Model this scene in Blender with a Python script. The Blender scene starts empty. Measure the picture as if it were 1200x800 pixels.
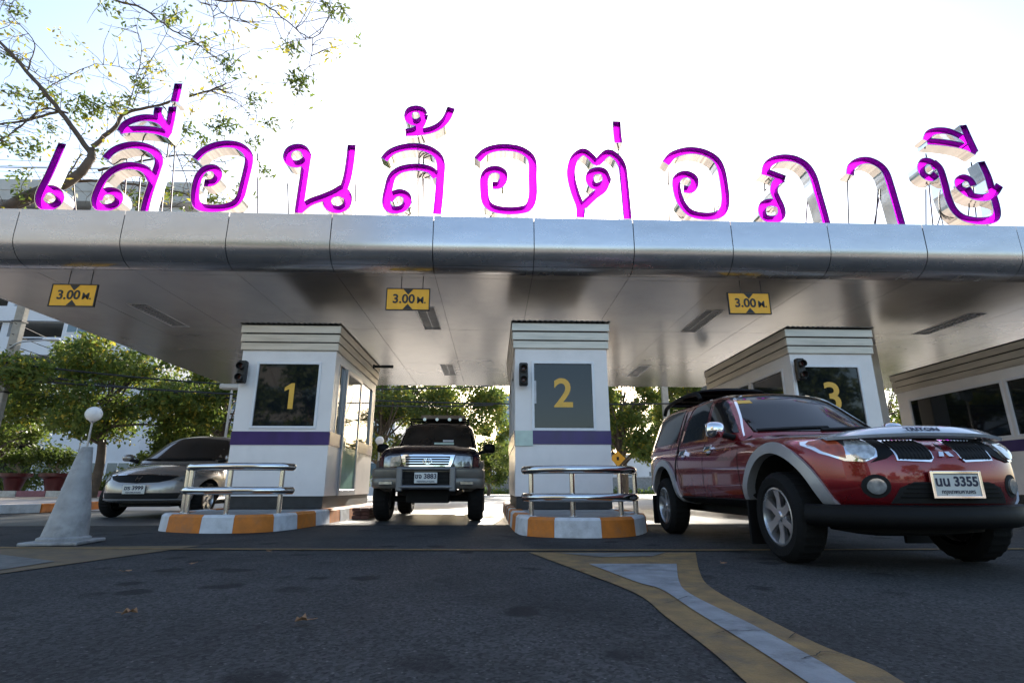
import bpy, bmesh, math, random
import numpy as np
from math import sin, cos, pi, radians, sqrt, atan2
from mathutils import Vector, Matrix
from mathutils.geometry import delaunay_2d_cdt
from mathutils.bvhtree import BVHTree
random.seed(7); np.random.seed(7)
S = bpy.context.scene
COL = S.collection

# ------------------------------------------------------------------ camera, sky, sun, exposure
PITCH, YAW, CAMH, FPX = radians(15.3), radians(2.03), 0.56, 625.0
cam = bpy.data.cameras.new('camera'); cam.lens = 18.75; cam.sensor_width = 36; cam.clip_end = 2000; cam.clip_start = .05
co = bpy.data.objects.new('camera', cam); COL.objects.link(co)
co.location = (0, 0, CAMH); co.rotation_euler = (pi/2+PITCH, 0, -YAW); S.camera = co
SUN_EL, SUN_AZ = radians(21.6), radians(5.8)      # azimuth east of +Y
w = bpy.data.worlds.new('World'); S.world = w; w.use_nodes = True
nt = w.node_tree; bg = nt.nodes['Background']
sky = nt.nodes.new('ShaderNodeTexSky'); sky.sky_type = 'NISHITA'; sky.sun_disc = False
sky.sun_elevation = SUN_EL; sky.sun_rotation = SUN_AZ
sky.air_density = 1.0; sky.dust_density = 2.0; sky.ozone_density = 1.0
nt.links.new(sky.outputs[0], bg.inputs[0]); bg.inputs[1].default_value = .15
sl = bpy.data.lights.new('sun', 'SUN'); sl.energy = 4.5; sl.angle = radians(.6); sl.color = (1, .93, .82)
so = bpy.data.objects.new('sun', sl); COL.objects.link(so)
sd = Vector((sin(SUN_AZ)*cos(SUN_EL), cos(SUN_AZ)*cos(SUN_EL), sin(SUN_EL)))
so.rotation_euler = sd.to_track_quat('Z', 'Y').to_euler(); so.location = (0, 0, 30)
S.view_settings.view_transform = 'Standard'; S.view_settings.look = 'None'; S.view_settings.gamma = 1
S.view_settings.exposure = 1.45

# ------------------------------------------------------------------ materials
MT = {}
def mat(name, col, rough=.6, metal=0, var=.12, scale=6, bump=0, bscale=60, trans=0, coat=0, spec=.5, stretch=None, dirt=None, emis=None):
    if name in MT: return MT[name]
    m = bpy.data.materials.new(name); m.use_nodes = True; MT[name] = m
    t = m.node_tree; b = t.nodes['Principled BSDF']; N = t.nodes.new; L = t.links.new
    b.inputs['Roughness'].default_value = rough; b.inputs['Metallic'].default_value = metal
    b.inputs['Specular IOR Level'].default_value = spec
    if coat: b.inputs['Coat Weight'].default_value = coat; b.inputs['Coat Roughness'].default_value = .04
    tc = N('ShaderNodeTexCoord'); mp = N('ShaderNodeMapping'); L(tc.outputs['Object'], mp.inputs[0])
    if stretch: mp.inputs['Scale'].default_value = stretch
    nz = N('ShaderNodeTexNoise'); nz.inputs['Scale'].default_value = scale; nz.inputs['Detail'].default_value = 6
    L(mp.outputs[0], nz.inputs[0])
    r = N('ShaderNodeValToRGB'); r.color_ramp.elements[0].position = .3; r.color_ramp.elements[1].position = .7
    lo = [max(0, c*(1-var)) for c in col]; hi = [min(1, c*(1+var)) for c in col]
    r.color_ramp.elements[0].color = (*lo, 1); r.color_ramp.elements[1].color = (*hi, 1)
    L(nz.outputs[0], r.inputs[0]); out = r.outputs[0]
    if dirt:
        dcol, amt = dirt
        n2 = N('ShaderNodeTexNoise'); n2.inputs['Scale'].default_value = scale*.35; n2.inputs['Detail'].default_value = 8; n2.inputs['Roughness'].default_value = .7
        L(mp.outputs[0], n2.inputs[0])
        r2 = N('ShaderNodeValToRGB'); r2.color_ramp.elements[0].position = .5; r2.color_ramp.elements[1].position = .72
        r2.color_ramp.elements[1].color = (amt,)*3+(1,); L(n2.outputs[0], r2.inputs[0])
        mx = N('ShaderNodeMix'); mx.data_type = 'RGBA'; L(r2.outputs[0], mx.inputs[0]); L(out, mx.inputs[6]); mx.inputs[7].default_value = (*dcol, 1)
        out = mx.outputs[2]
    L(out, b.inputs['Base Color'])
    mr = N('ShaderNodeMapRange'); mr.inputs[3].default_value = rough*.85; mr.inputs[4].default_value = min(1, rough*1.2)
    L(nz.outputs[0], mr.inputs[0]); L(mr.outputs[0], b.inputs['Roughness'])
    if bump:
        n3 = N('ShaderNodeTexNoise'); n3.inputs['Scale'].default_value = bscale; n3.inputs['Detail'].default_value = 5; L(mp.outputs[0], n3.inputs[0])
        bp = N('ShaderNodeBump'); bp.inputs['Strength'].default_value = bump; bp.inputs['Distance'].default_value = .02
        L(n3.outputs[0], bp.inputs['Height']); L(bp.outputs[0], b.inputs['Normal'])
    if trans:
        tl = N('ShaderNodeBsdfTranslucent'); L(out, tl.inputs[0]); ms = N('ShaderNodeMixShader'); ms.inputs[0].default_value = trans
        L(b.outputs[0], ms.inputs[1]); L(tl.outputs[0], ms.inputs[2]); L(ms.outputs[0], t.nodes['Material Output'].inputs[0])
    if emis:
        b.inputs['Emission Color'].default_value = (*emis[0], 1); b.inputs['Emission Strength'].default_value = emis[1]
    return m

def asphalt_mat():
    m = bpy.data.materials.new('asphalt'); m.use_nodes = True
    t = m.node_tree; b = t.nodes['Principled BSDF']; N = t.nodes.new; L = t.links.new
    tc = N('ShaderNodeTexCoord')
    def noise(sc, det=5, ro=.6):
        n = N('ShaderNodeTexNoise'); n.inputs['Scale'].default_value = sc; n.inputs['Detail'].default_value = det; n.inputs['Roughness'].default_value = ro
        L(tc.outputs['Object'], n.inputs[0]); return n
    def ramp(src, p0, c0, p1, c1):
        r = N('ShaderNodeValToRGB'); e = r.color_ramp.elements
        e[0].position = p0; e[0].color = (*c0, 1); e[1].position = p1; e[1].color = (*c1, 1); L(src, r.inputs[0]); return r
    def mix(f, a, c, typ='MIX'):
        x = N('ShaderNodeMix'); x.data_type = 'RGBA'; x.blend_type = typ
        if isinstance(f, float): x.inputs[0].default_value = f
        else: L(f, x.inputs[0])
        L(a, x.inputs[6])
        if isinstance(c, tuple): x.inputs[7].default_value = (*c, 1)
        else: L(c, x.inputs[7])
        return x.outputs[2]
    base = ramp(noise(.7, 8).outputs[0], .3, (.028, .029, .030), .7, (.055, .055, .0555)).outputs[0]
    # bright grit
    v = N('ShaderNodeTexVoronoi'); v.inputs['Scale'].default_value = 75; L(tc.outputs['Object'], v.inputs[0])
    grit = ramp(v.outputs['Color'], .1, (.25, .25, .25), .95, (2.1, 2.1, 2.1)).outputs[0]
    base = mix(.75, base, grit, 'MULTIPLY')
    v2 = N('ShaderNodeTexVoronoi'); v2.inputs['Scale'].default_value = 20; L(tc.outputs['Object'], v2.inputs[0])
    fl = ramp(v2.outputs['Distance'], .05, (1, 1, 1), .12, (0, 0, 0)).outputs[0]
    base = mix(fl, base, (.17, .17, .165))
    # oil drips: small dark rounded spots, in a lane band
    v3 = N('ShaderNodeTexVoronoi'); v3.inputs['Scale'].default_value = 2.6
    mp = N('ShaderNodeMapping'); nz = noise(3, 3); add = N('ShaderNodeVectorMath'); add.operation = 'MULTIPLY_ADD'
    L(nz.outputs['Color'], add.inputs[0]); add.inputs[1].default_value = (.25, .25, .25); L(tc.outputs['Object'], add.inputs[2]); L(add.outputs[0], v3.inputs[0])
    sp = ramp(v3.outputs['Distance'], .2, (1, 1, 1), .3, (0, 0, 0)).outputs[0]
    big = ramp(noise(.7, 2).outputs[0], .44, (0, 0, 0), .52, (.85, .85, .85)).outputs[0]
    ms = N('ShaderNodeMath'); ms.operation = 'MULTIPLY'; L(sp, ms.inputs[0]); L(big, ms.inputs[1])
    base = mix(ms.outputs[0], base, (.010, .010, .011))
    st = ramp(noise(.5, 8, .75).outputs[0], .48, (0, 0, 0), .64, (.75, .75, .75)).outputs[0]
    base = mix(st, base, (.019, .019, .020))
    L(base, b.inputs['Base Color']); b.inputs['Roughness'].default_value = .85; b.inputs['Specular IOR Level'].default_value = .25
    n = noise(140, 3); n2 = noise(20, 3)
    bp = N('ShaderNodeBump'); bp.inputs['Strength'].default_value = .9; bp.inputs['Distance'].default_value = .012; L(n.outputs[0], bp.inputs['Height'])
    L(bp.outputs[0], b.inputs['Normal'])
    return m
ASPH = asphalt_mat()
M_CLAD = mat('aluminium cladding', (.50, .50, .52), .26, .85, .05, 2, 0, stretch=(1, .3, 3), dirt=((.30, .29, .27), .25))
M_CEIL = mat('ceiling aluminium', (.44, .41, .39), .2, .5, .06, 1.3, dirt=((.22, .21, .20), .4))
M_JOINT = mat('joint', (.03, .03, .03), .9)
M_ROOF = mat('roof sheet', (.36, .29, .22), .6, 0, .15, 3)
M_STEEL = mat('mirror steel', (.80, .80, .80), .1, 1, .03, 5)
M_ACR = mat('magenta acrylic', (.82, .07, .95), .25, 0, .06, 5, trans=.72)
M_LINE = mat('violet lining', (.05, .012, .11), .3, .2, .15, 6)
M_ROD = mat('dark rod', (.05, .045, .045), .5, .4)
M_WHITE = mat('white booth panel', (.80, .76, .74), .35, 0, .04, 2.5, dirt=((.5, .49, .47), .35))
M_TRIM = mat('silver louvre', (.50, .45, .38), .4, .5, .14, 4, stretch=(.3, .3, 3), dirt=((.2, .18, .15), .6))
M_PURP = mat('purple band', (.032, .010, .115), .3, 0, .2, 5)
M_FRAME = mat('window frame', (.72, .72, .74), .4, .1, .04)
M_GLASS = mat('dark glass', (.006, .009, .013), .03, 0, .1, 3, spec=.4)
M_BLACKBASE = mat('dark plinth', (.03, .03, .03), .6, 0, .3, 8)
M_CONC = mat('concrete', (.30, .29, .28), .85, 0, .2, 5, .3, 80, dirt=((.14, .13, .12), .5))
M_ORANGE = mat('orange kerb paint', (.55, .17, .02), .7, 0, .15, 9, .25, 60, dirt=((.2, .12, .08), .6))
M_KWHITE = mat('white kerb paint', (.60, .61, .63), .7, 0, .12, 9, .25, 60, dirt=((.25, .24, .23), .6))
M_PIPE = mat('polished steel pipe', (.70, .69, .67), .14, 1, .05, 6)
M_YEL = mat('yellow sign', (.88, .43, .012), .45, 0, .07, 6)
M_BLK = mat('black', (.012, .012, .012), .5, 0, .3, 10)
M_NUM = mat('amber number', (.75, .42, .05), .4, 0, .06)
M_WINDARK = mat('opening shade', (.03, .032, .036), .8)

# ------------------------------------------------------------------ helpers
def at(px, py, Y):
    a = (px-600)/FPX; b = (400-py)/FPX
    f = (sin(YAW)*cos(PITCH), cos(YAW)*cos(PITCH), sin(PITCH)); r = (cos(YAW), -sin(YAW), 0)
    u = (-sin(YAW)*sin(PITCH), -cos(YAW)*sin(PITCH), cos(PITCH))
    d = [f[i]+a*r[i]+b*u[i] for i in range(3)]; t = Y/d[1]
    return Vector((d[0]*t, Y, CAMH+d[2]*t))
def ground(px, py, z=0):
    p1 = at(px, py, 1.0)-Vector((0, 0, CAMH)); t = (z-CAMH)/p1.z
    return Vector((p1.x*t, p1.y*t, z))
def tag(o, label=None, cat=None, group=None, kind=None):
    if label: o['label'] = label
    if cat: o['category'] = cat
    if group: o['group'] = group
    if kind: o['kind'] = kind
    return o
def thing(name, label, cat, loc=(0, 0, 0), rz=0, group=None):
    o = bpy.data.objects.new(name, None); COL.objects.link(o); o.location = loc; o.rotation_euler = (0, 0, rz); o.empty_display_size = .2
    return tag(o, label, cat, group)
def mesh_obj(name, me, parent=None, loc=None):
    o = bpy.data.objects.new(name, me); COL.objects.link(o)
    if parent: o.parent = parent
    if loc is not None: o.location = loc
    return o
class MB:
    def __init__(s): s.v = []; s.f = []; s.mi = []; s.cm = 0
    def add(s, vs, fs):
        n = len(s.v); s.v += [tuple(v) for v in vs]; s.f += [tuple(i+n for i in f) for f in fs]; s.mi += [s.cm]*len(fs); return s
    def box(s, x0, x1, y0, y1, z0, z1):
        return s.add([(x0,y0,z0),(x1,y0,z0),(x1,y1,z0),(x0,y1,z0),(x0,y0,z1),(x1,y0,z1),(x1,y1,z1),(x0,y1,z1)],
                     [(0,3,2,1),(4,5,6,7),(0,1,5,4),(1,2,6,5),(2,3,7,6),(3,0,4,7)])
    def prism(s, poly, z0, z1):      # poly CCW in xy
        n = len(poly)
        return s.add([(x, y, z0) for x, y in poly]+[(x, y, z1) for x, y in poly],
                     [tuple(range(n-1, -1, -1)), tuple(range(n, 2*n))]+[(i, (i+1) % n, n+(i+1) % n, n+i) for i in range(n)])
    def tube(s, pts, r, seg=10, cap=True):
        pts = [Vector(p) for p in pts]; n = len(pts); rs = r if isinstance(r, (list, tuple)) else [r]*n
        vs = []; fs = []; up = None
        for i, p in enumerate(pts):
            t = (pts[min(i+1, n-1)]-pts[max(i-1, 0)])
            t = t.normalized() if t.length > 1e-9 else Vector((0, 0, 1))
            if up is None: up = t.orthogonal().normalized()
            a = (up - t*up.dot(t)); a = a.normalized() if a.length > 1e-6 else t.orthogonal().normalized(); up = a; b = t.cross(a)
            for k in range(seg):
                an = 2*pi*k/seg; vs.append(p+(a*cos(an)+b*sin(an))*rs[i])
        for i in range(n-1):
            for k in range(seg):
                k2 = (k+1) % seg; fs.append((i*seg+k, i*seg+k2, (i+1)*seg+k2, (i+1)*seg+k))
        if cap: fs += [tuple(range(seg-1, -1, -1)), tuple((n-1)*seg+k for k in range(seg))]
        return s.add(vs, fs)
    def lathe(s, prof, c=(0, 0, 0), axis='z', seg=24, close=False):
        vs = []; fs = []; n = len(prof)
        for k in range(seg):
            a = 2*pi*k/seg
            for r, h in prof:
                if axis == 'z': vs.append((c[0]+r*cos(a), c[1]+r*sin(a), c[2]+h))
                elif axis == 'y': vs.append((c[0]+r*cos(a), c[1]+h, c[2]+r*sin(a)))
                else: vs.append((c[0]+h, c[1]+r*cos(a), c[2]+r*sin(a)))
        for k in range(seg):
            k2 = (k+1) % seg
            for i in range(n-1): fs.append((k*n+i, k2*n+i, k2*n+i+1, k*n+i+1))
        return s.add(vs, fs)
    def build(s, name, m, parent=None, loc=None, smooth=False, bevel=0, bseg=1, rz=None):
        me = bpy.data.meshes.new(name); me.from_pydata(s.v, [], s.f); me.validate()
        for x in (m if isinstance(m, (list, tuple)) else [m]): me.materials.append(x)
        if len(me.polygons) == len(s.mi): me.polygons.foreach_set('material_index', s.mi)
        if smooth:
            me.polygons.foreach_set('use_smooth', [True]*len(me.polygons))
            try: me.set_sharp_from_angle(angle=radians(smooth if smooth > 1 else 40))
            except Exception: pass
        me.update()
        o = mesh_obj(name, me, parent, loc)
        if rz is not None: o.rotation_euler = (0, 0, rz)
        if bevel:
            b = o.modifiers.new('b', 'BEVEL'); b.width = bevel; b.segments = bseg; b.limit_method = 'ANGLE'; b.angle_limit = radians(40)
        return o
def fixnormals(o):
    bm = bmesh.new(); bm.from_mesh(o.data); bmesh.ops.recalc_face_normals(bm, faces=bm.faces); bm.to_mesh(o.data); bm.free(); return o
def catmull(P, k=8, closed=False):
    P = [Vector(p) for p in P]; out = []; n = len(P)
    for i in range(n-1):
        p0 = P[i-1] if i > 0 else P[0]*2-P[1]; p1 = P[i]; p2 = P[i+1]; p3 = P[i+2] if i+2 < n else P[-1]*2-P[-2]
        for j in range(k):
            t = j/k; out.append(.5*((2*p1)+(p2-p0)*t+(2*p0-5*p1+4*p2-p3)*t*t+(3*p1-p0-3*p2+p3)*t**3))
    out.append(P[-1]); return out
DG = None
def text_obj(name, body, size, m, parent, loc, rot, bold=0, depth=.004, align='CENTER', sx=1.0):
    c = bpy.data.curves.new('t', 'FONT'); c.body = body; c.size = size; c.offset = bold*size; c.extrude = depth; c.align_x = align; c.align_y = 'CENTER'; c.resolution_u = 4
    o = bpy.data.objects.new('t', c); COL.objects.link(o)
    dg = bpy.context.evaluated_depsgraph_get(); me = bpy.data.meshes.new_from_object(o.evaluated_get(dg)); me.name = name
    bpy.data.objects.remove(o); bpy.data.curves.remove(c)
    me.materials.clear(); me.materials.append(m)
    if sx != 1: me.transform(Matrix.Scale(sx, 4, (1, 0, 0)))
    ob = mesh_obj(name, me, parent, loc); ob.rotation_euler = rot; return ob

# ------------------------------------------------------------------ ground sheets
def sheet(name, pts, z, m, kind='structure', label=None, cat=None):
    me = bpy.data.meshes.new(name); me.from_pydata([(x, y, z) for x, y in pts], [], [tuple(range(len(pts)))]); me.materials.append(m)
    o = mesh_obj(name, me); o['kind'] = kind
    return tag(o, label, cat)
M_EARTH = mat('earth', (.16, .13, .09), .95, 0, .3, .6, .4, 8)
sheet('ground', [(-900, -300), (900, -300), (900, 1200), (-900, 1200)], -.012, M_EARTH)
sheet('road', [(-60, -60), (60, -60), (60, 27.5), (-60, 27.5)], -.004, ASPH)
sheet('unseen_pavement', [(-60, -60), (60, -60), (60, -7.5), (-60, -7.5)], .0, mat('beige bounce paving', (.34, .29, .24), .85, 0, .15, 1.2))  # unseen ground behind the camera, added for warm bounce light and reflections
M_LANE = mat('glossy glare asphalt', (.050, .050, .050), .42, 0, .3, 6, .25, 70, spec=.9)  # glossier copy of the asphalt, added so the sunlit lanes glare
sheet('lane_surface', [(-9.7, 8.75), (16.2, 8.75), (16.2, 15.2), (-9.7, 14.5)], -.0005, M_LANE)
M_SUNCONC = mat('pale concrete road', (.50, .47, .43), .8, 0, .12, 1.5, .3, 50, dirt=((.2, .19, .18), .4))
sheet('back_road', [(-10.6, 14.6), (-4.8, 14.6), (60, 15.5), (60, 46), (-60, 46), (-60, 27.6), (-13.4, 27.6), (-11.9, 22)], 0.0, M_SUNCONC)
M_PAVER = mat('pinkish paver', (.52, .44, .38), .85, 0, .1, 3, .3, 40, dirt=((.28, .23, .19), .5))
M_MARK = mat('worn yellow paint', (.20, .125, .045), .75, 0, .3, 9, .6, 90, dirt=((.05, .048, .045), .8))
M_MARKW = mat('worn white paint', (.22, .235, .25), .75, 0, .22, 9, .6, 90, dirt=((.06, .06, .062), .8))
def pxpoly(pts, z): return [tuple(ground(x, y, z)[:2]) for x, y in pts]
def smooth2(pts, k=6): return [(v.x, v.y) for v in catmull([(x, y, 0) for x, y in pts], k)]
# divider marking on the near road: yellow body, grey-white inside
Lo = smooth2([(a[0], a[1]) for a in pxpoly([(620,647),(682,670),(745,695),(780,722),(830,760),(875,800),(960,880)], 0)])
Ro = smooth2([(a[0], a[1]) for a in pxpoly([(815,647),(820,670),(833,688),(890,720),(960,755),(1025,780),(1060,800),(1200,880)], 0)])
sheet('yellow_divider_marking', Lo+Ro[::-1], .002, M_MARK)
Li = smooth2(pxpoly([(690,661),(745,682),(775,691),(815,717),(880,757),(945,800),(1060,880)], 0))
Ri = smooth2(pxpoly([(793,661),(796,682),(810,697),(880,732),(950,770),(1000,800),(1130,880)], 0))
sheet('white_divider_marking', Li+Ri[::-1], .006, M_MARKW)
sheet('white_apex_marking', pxpoly([(655,648.5),(780,647.5),(765,652),(705,653)], 0), .006, mat('faint white paint', (.12, .12, .11), .8, 0, .3, 9, dirt=((.06, .06, .06), .8)))
sheet('yellow_lane_line', [(-14, 5.92), (-6.0, 5.72), (-3.0, 5.43), (.4, 5.22), (2, 5.16), (8, 5.16), (8, 5.25), (2, 5.25), (.4, 5.31), (-3.0, 5.53), (-6.0, 5.85), (-14, 6.05)], .0045, M_MARK)
sheet('yellow_chevron_marking', pxpoly([(235,639),(0,672),(-300,716),(-300,645),(0,641)], 0), .0015, mat('faded yellow paint', (.13, .09, .045), .8, 0, .3, 9, dirt=((.05, .048, .045), .8)))
sheet('white_chevron_marking', pxpoly([(65,658),(0,668),(-250,705),(-250,655),(0,650)], 0), .0055, MT['faint white paint'])

M_CRACK = mat('crack', (.012, .012, .012), .95)
for ci, pts in enumerate(([(775,708),(790,706),(806,700),(820,701)], [(838,745),(850,741),(872,741),(893,740)], [(940,775),(955,770),(965,766),(985,768),(1005,765)], [(925,751),(935,742),(945,737)], [(700,668),(712,664),(728,663)], [(560,700),(600,712),(640,709),(700,722),(770,740)], [(905,690),(960,704),(1040,702),(1130,716),(1200,712)])):
    P = [ground(x, y) for x, y in pts]; P = [p for p in catmull(P, 4)]; vs = []; fs = []
    for i, p in enumerate(P):
        p = p+Vector((random.uniform(-.006, .006), random.uniform(-.008, .008), 0)); d = (P[min(i+1, len(P)-1)]-P[max(0, i-1)]).normalized(); wd = .0022 if 0 < i < len(P)-1 else .0005
        vs += [(p.x-d.y*wd, p.y+d.x*wd, .0085), (p.x+d.y*wd, p.y-d.x*wd, .0085)]
    fs = [(2*i, 2*i+1, 2*i+3, 2*i+2) for i in range(len(P)-1)]
    tag(MB().add(vs, fs).build('road_crack', M_CRACK), kind='structure')

# ------------------------------------------------------------------ canopy
CX0, CX1, CY0, CY1, CZ = -9.8, 16.4, 8.4, 19.5, 4.2
can = thing('canopy', 'broad flat toll plaza canopy clad in silver aluminium panels over the booths', 'canopy', (0, 0, 0))
SEAM = [.68+1.74*k for k in range(-6, 10)]; SEAM = [CX0]+[s for s in SEAM if CX0+.3 < s < CX1-.3]+[CX1]
arc = [(CY0, 5.1), (CY0, 4.85), (CY0, 4.62)]+[(CY0+.42-.42*cos(a), 4.62-.42*sin(a)) for a in [pi/2*i/10 for i in range(1, 11)]]
g = .007
for i in range(len(SEAM)-1):
    x0, x1 = SEAM[i]+g, SEAM[i+1]-g
    mb = MB(); vs = []; n = len(arc)
    dz = random.uniform(-.003, .003)
    for x in (x0, x1):
        for y, z in arc: vs.append((x, y+dz, z))
        for y, z in arc: vs.append((x, y+.03 if z > 4.6 else y+.02, z+(.0 if z > 4.6 else .02)))
    fs = [(j, j+1, 2*n+j+1, 2*n+j) for j in range(n-1)]
    fs += [(n+j, 3*n+j, 3*n+j+1, n+j+1) for j in range(n-1)]
    fs += [(0, 2*n, 3*n, n), (n-1, 2*n-1, 4*n-1, 3*n-1)]
    fs += [(j, n+j, n+j+1, j+1) for j in range(n-1)]+[(2*n+j, 2*n+j+1, 3*n+j+1, 3*n+j) for j in range(n-1)]
    mb.add(vs, fs); mb.build('fascia_panel', M_CLAD, can, smooth=30)
mb = MB(); mb.box(CX0+.02, CX1-.02, CY0+.06, CY0+.2, 4.7, 5.05); mb.box(CX0+.02, CX1-.02, CY0+.2, CY0+.5, 4.26, 4.7); mb.build('fascia_backing', M_JOINT, can)
rows = [CY0+.44, CY0+.62, 12.3, 15.85, CY1]
FIX = [(x, y) for x in (-7.35, -1.45, 4.7, 10.5) for y in (11.45, 16.85)]
hw, hl = .2, .82
for r in range(len(rows)-1):
    for i in range(len(SEAM)-1):
        x0, x1, y0, y1 = SEAM[i]+.004, SEAM[i+1]-.004, rows[r]+.004, rows[r+1]-.004
        mb = MB(); rects = [(x0, x1, y0, y1)]
        for fx, fy in FIX:                      # cut the light openings out of the panels
            new = []
            for a, b, c, d in rects:
                ix0, ix1, iy0, iy1 = max(a, fx-hw), min(b, fx+hw), max(c, fy-hl), min(d, fy+hl)
                if ix0 >= ix1 or iy0 >= iy1: new.append((a, b, c, d)); continue
                for q in ((a, ix0, c, d), (ix1, b, c, d), (ix0, ix1, c, iy0), (ix0, ix1, iy1, d)):
                    if q[1]-q[0] > .002 and q[3]-q[2] > .002: new.append(q)
            rects = new
        dz = random.uniform(0, .003)
        for a, b, c, d in rects: mb.box(a, b, c, d, CZ+dz, CZ+.02+dz)
        if rects: mb.build('ceiling_panel', M_CEIL, can)
mb = MB(); mb.box(CX0+.02, CX1-.02, CY0+.5, CY1-.02, CZ+.16, CZ+.2); mb.build('ceiling_void', M_JOINT, can)
mb = MB(); vs = []; fs = []; nr = 262
for i in range(nr+1):
    x = CX0+(CX1-CX0)*i/nr; z = 5.03+(.03 if i % 4 in (1, 2) else 0); vs += [(x, CY0+.04, z), (x, CY1, z)]
for i in range(nr): fs.append((2*i, 2*i+2, 2*i+3, 2*i+1))
mb.add(vs, fs); mb.box(CX0, CX1, CY0+.04, CY1, 4.97, 5.0); mb.build('roof_deck', M_ROOF, can)
mb = MB(); mb.box(CX0, CX1, CY1, CY1+.05, CZ, 5.1); mb.build('rear_fascia', M_CLAD, can)
mb = MB(); mb.box(CX0-.05, CX0-.002, CY0+.44, CY1, CZ, 5.1); mb.build('side_fascia', M_CLAD, can)
mb = MB(); mb.box(CX1+.002, CX1+.05, CY0+.44, CY1, CZ, 5.1); mb.build('side_fascia', M_CLAD, can)
mb = MB(); mb.box(9.68, 10.1, 13.25, 13.7, .0, CZ-.003); mb.build('column', M_WHITE, can, bevel=.02)
# recessed light fittings
M_GRID = mat('light louvre', (.75, .75, .75), .25, .7); M_TUBE = mat('unlit tube', (.8, .8, .78), .4)
cl_lab = ['left front', 'left rear', 'centre front', 'centre rear', 'right front', 'right rear', 'far right front', 'far right rear']
first = None
lab = ['recessed louvred ceiling light over the lane left of booth 1, near the front edge', 'recessed louvred ceiling light over the lane left of booth 1, near the back edge',
       'recessed louvred ceiling light behind the middle height sign, between booths 1 and 2', 'small recessed ceiling light at the back edge between booths 1 and 2',
       'recessed louvred ceiling light beside the right height sign, between booths 2 and 3', 'small recessed ceiling light at the back edge, right of booth 2',
       'recessed ceiling light above the guard house at far right', 'recessed ceiling light deep over the lane right of booth 3']
for k, (fx, fy) in enumerate(FIX):
    t = thing('ceiling_light', lab[k], 'ceiling light', (fx, fy, CZ), 0, 'recessed lights in the canopy ceiling')
    if first is None:
        mb = MB()
        for a, b, c, d in ((-hw, -hw+.015, -hl, hl), (hw-.015, hw, -hl, hl), (-hw+.015, hw-.015, -hl, -hl+.015), (-hw+.015, hw-.015, hl-.015, hl)): mb.box(a, b, c, d, -.006, .1)
        f = mb.build('housing', M_FRAME, t); mb = MB(); mb.box(-hw, hw, -hl, hl, .101, .12); tp = mb.build('reflector', M_GRID, t)
        mb = MB()
        for i in range(16): y = -hl+.05+i*(2*hl-.1)/15; mb.box(-hw+.016, hw-.016, y-.003, y+.003, .01, .05)
        mb.box(-.004, .004, -hl+.016, hl-.016, .012, .048)
        lv = mb.build('louvre', M_GRID, t); mb = MB()
        for xx in (-.09, .09): mb.tube([(xx, -hl+.04, .075), (xx, hl-.04, .075)], .014, 8)
        tb = mb.build('tube', M_TUBE, t, smooth=40); first = [f, tp, lv, tb]
    else:
        for o in first: c = o.copy(); COL.objects.link(c); c.parent = t

# hanging height signs
for k, (cx, la) in enumerate(((-7.27, 'leftmost of the three yellow 3.00M height signs'), (-1.52, 'middle one of the three yellow 3.00M height signs, above the SUV lane'), (4.6, 'rightmost of the three yellow 3.00M height signs, above the red pickup'))):
    t = thing('height_sign', la, 'height sign', (cx, 8.95, 3.76), radians((0, 0, 0)[k]), 'yellow height signs hanging from the canopy')
    mb = MB(); mb.box(-.37, .37, -.012, .012, -.19, .19); mb.build('sign_board', M_YEL, t, bevel=.004)
    mb = MB()
    for a, b, c, d in ((-.385, -.37, -.205, .205), (.37, .385, -.205, .205), (-.37, .37, .19, .205), (-.37, .37, -.205, -.19)): mb.box(a, b, -.018, .018, c, d)
    mb.build('sign_rim', M_BLK, t)
    for s_ in (1, -1):
        mb = MB(); mb.add([(-.085, -.015, s_*.185), (.085, -.015, s_*.185), (0, -.015, s_*.085), (-.085, -.0125, s_*.185), (.085, -.0125, s_*.185), (0, -.0125, s_*.085)], [(0, 1, 2), (3, 5, 4), (0, 3, 4, 1), (1, 4, 5, 2), (2, 5, 3, 0)])
        fixnormals(mb.build('arrow_mark', M_BLK, t))
    text_obj('lettering', '3.00', .23, M_BLK, t, (-.075, -.0165, 0), (pi/2, 0, 0), .022, .002)
    text_obj('lettering', 'M.', .165, M_BLK, t, (.235, -.0165, -.02), (pi/2, 0, 0), .022, .002)
    for sx in (-.13, .25):
        mb = MB(); mb.tube([(sx, 0, .2), (sx, 0, .455)], .008, 6); mb.build('hanger_rod', M_ROD, t)

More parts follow.
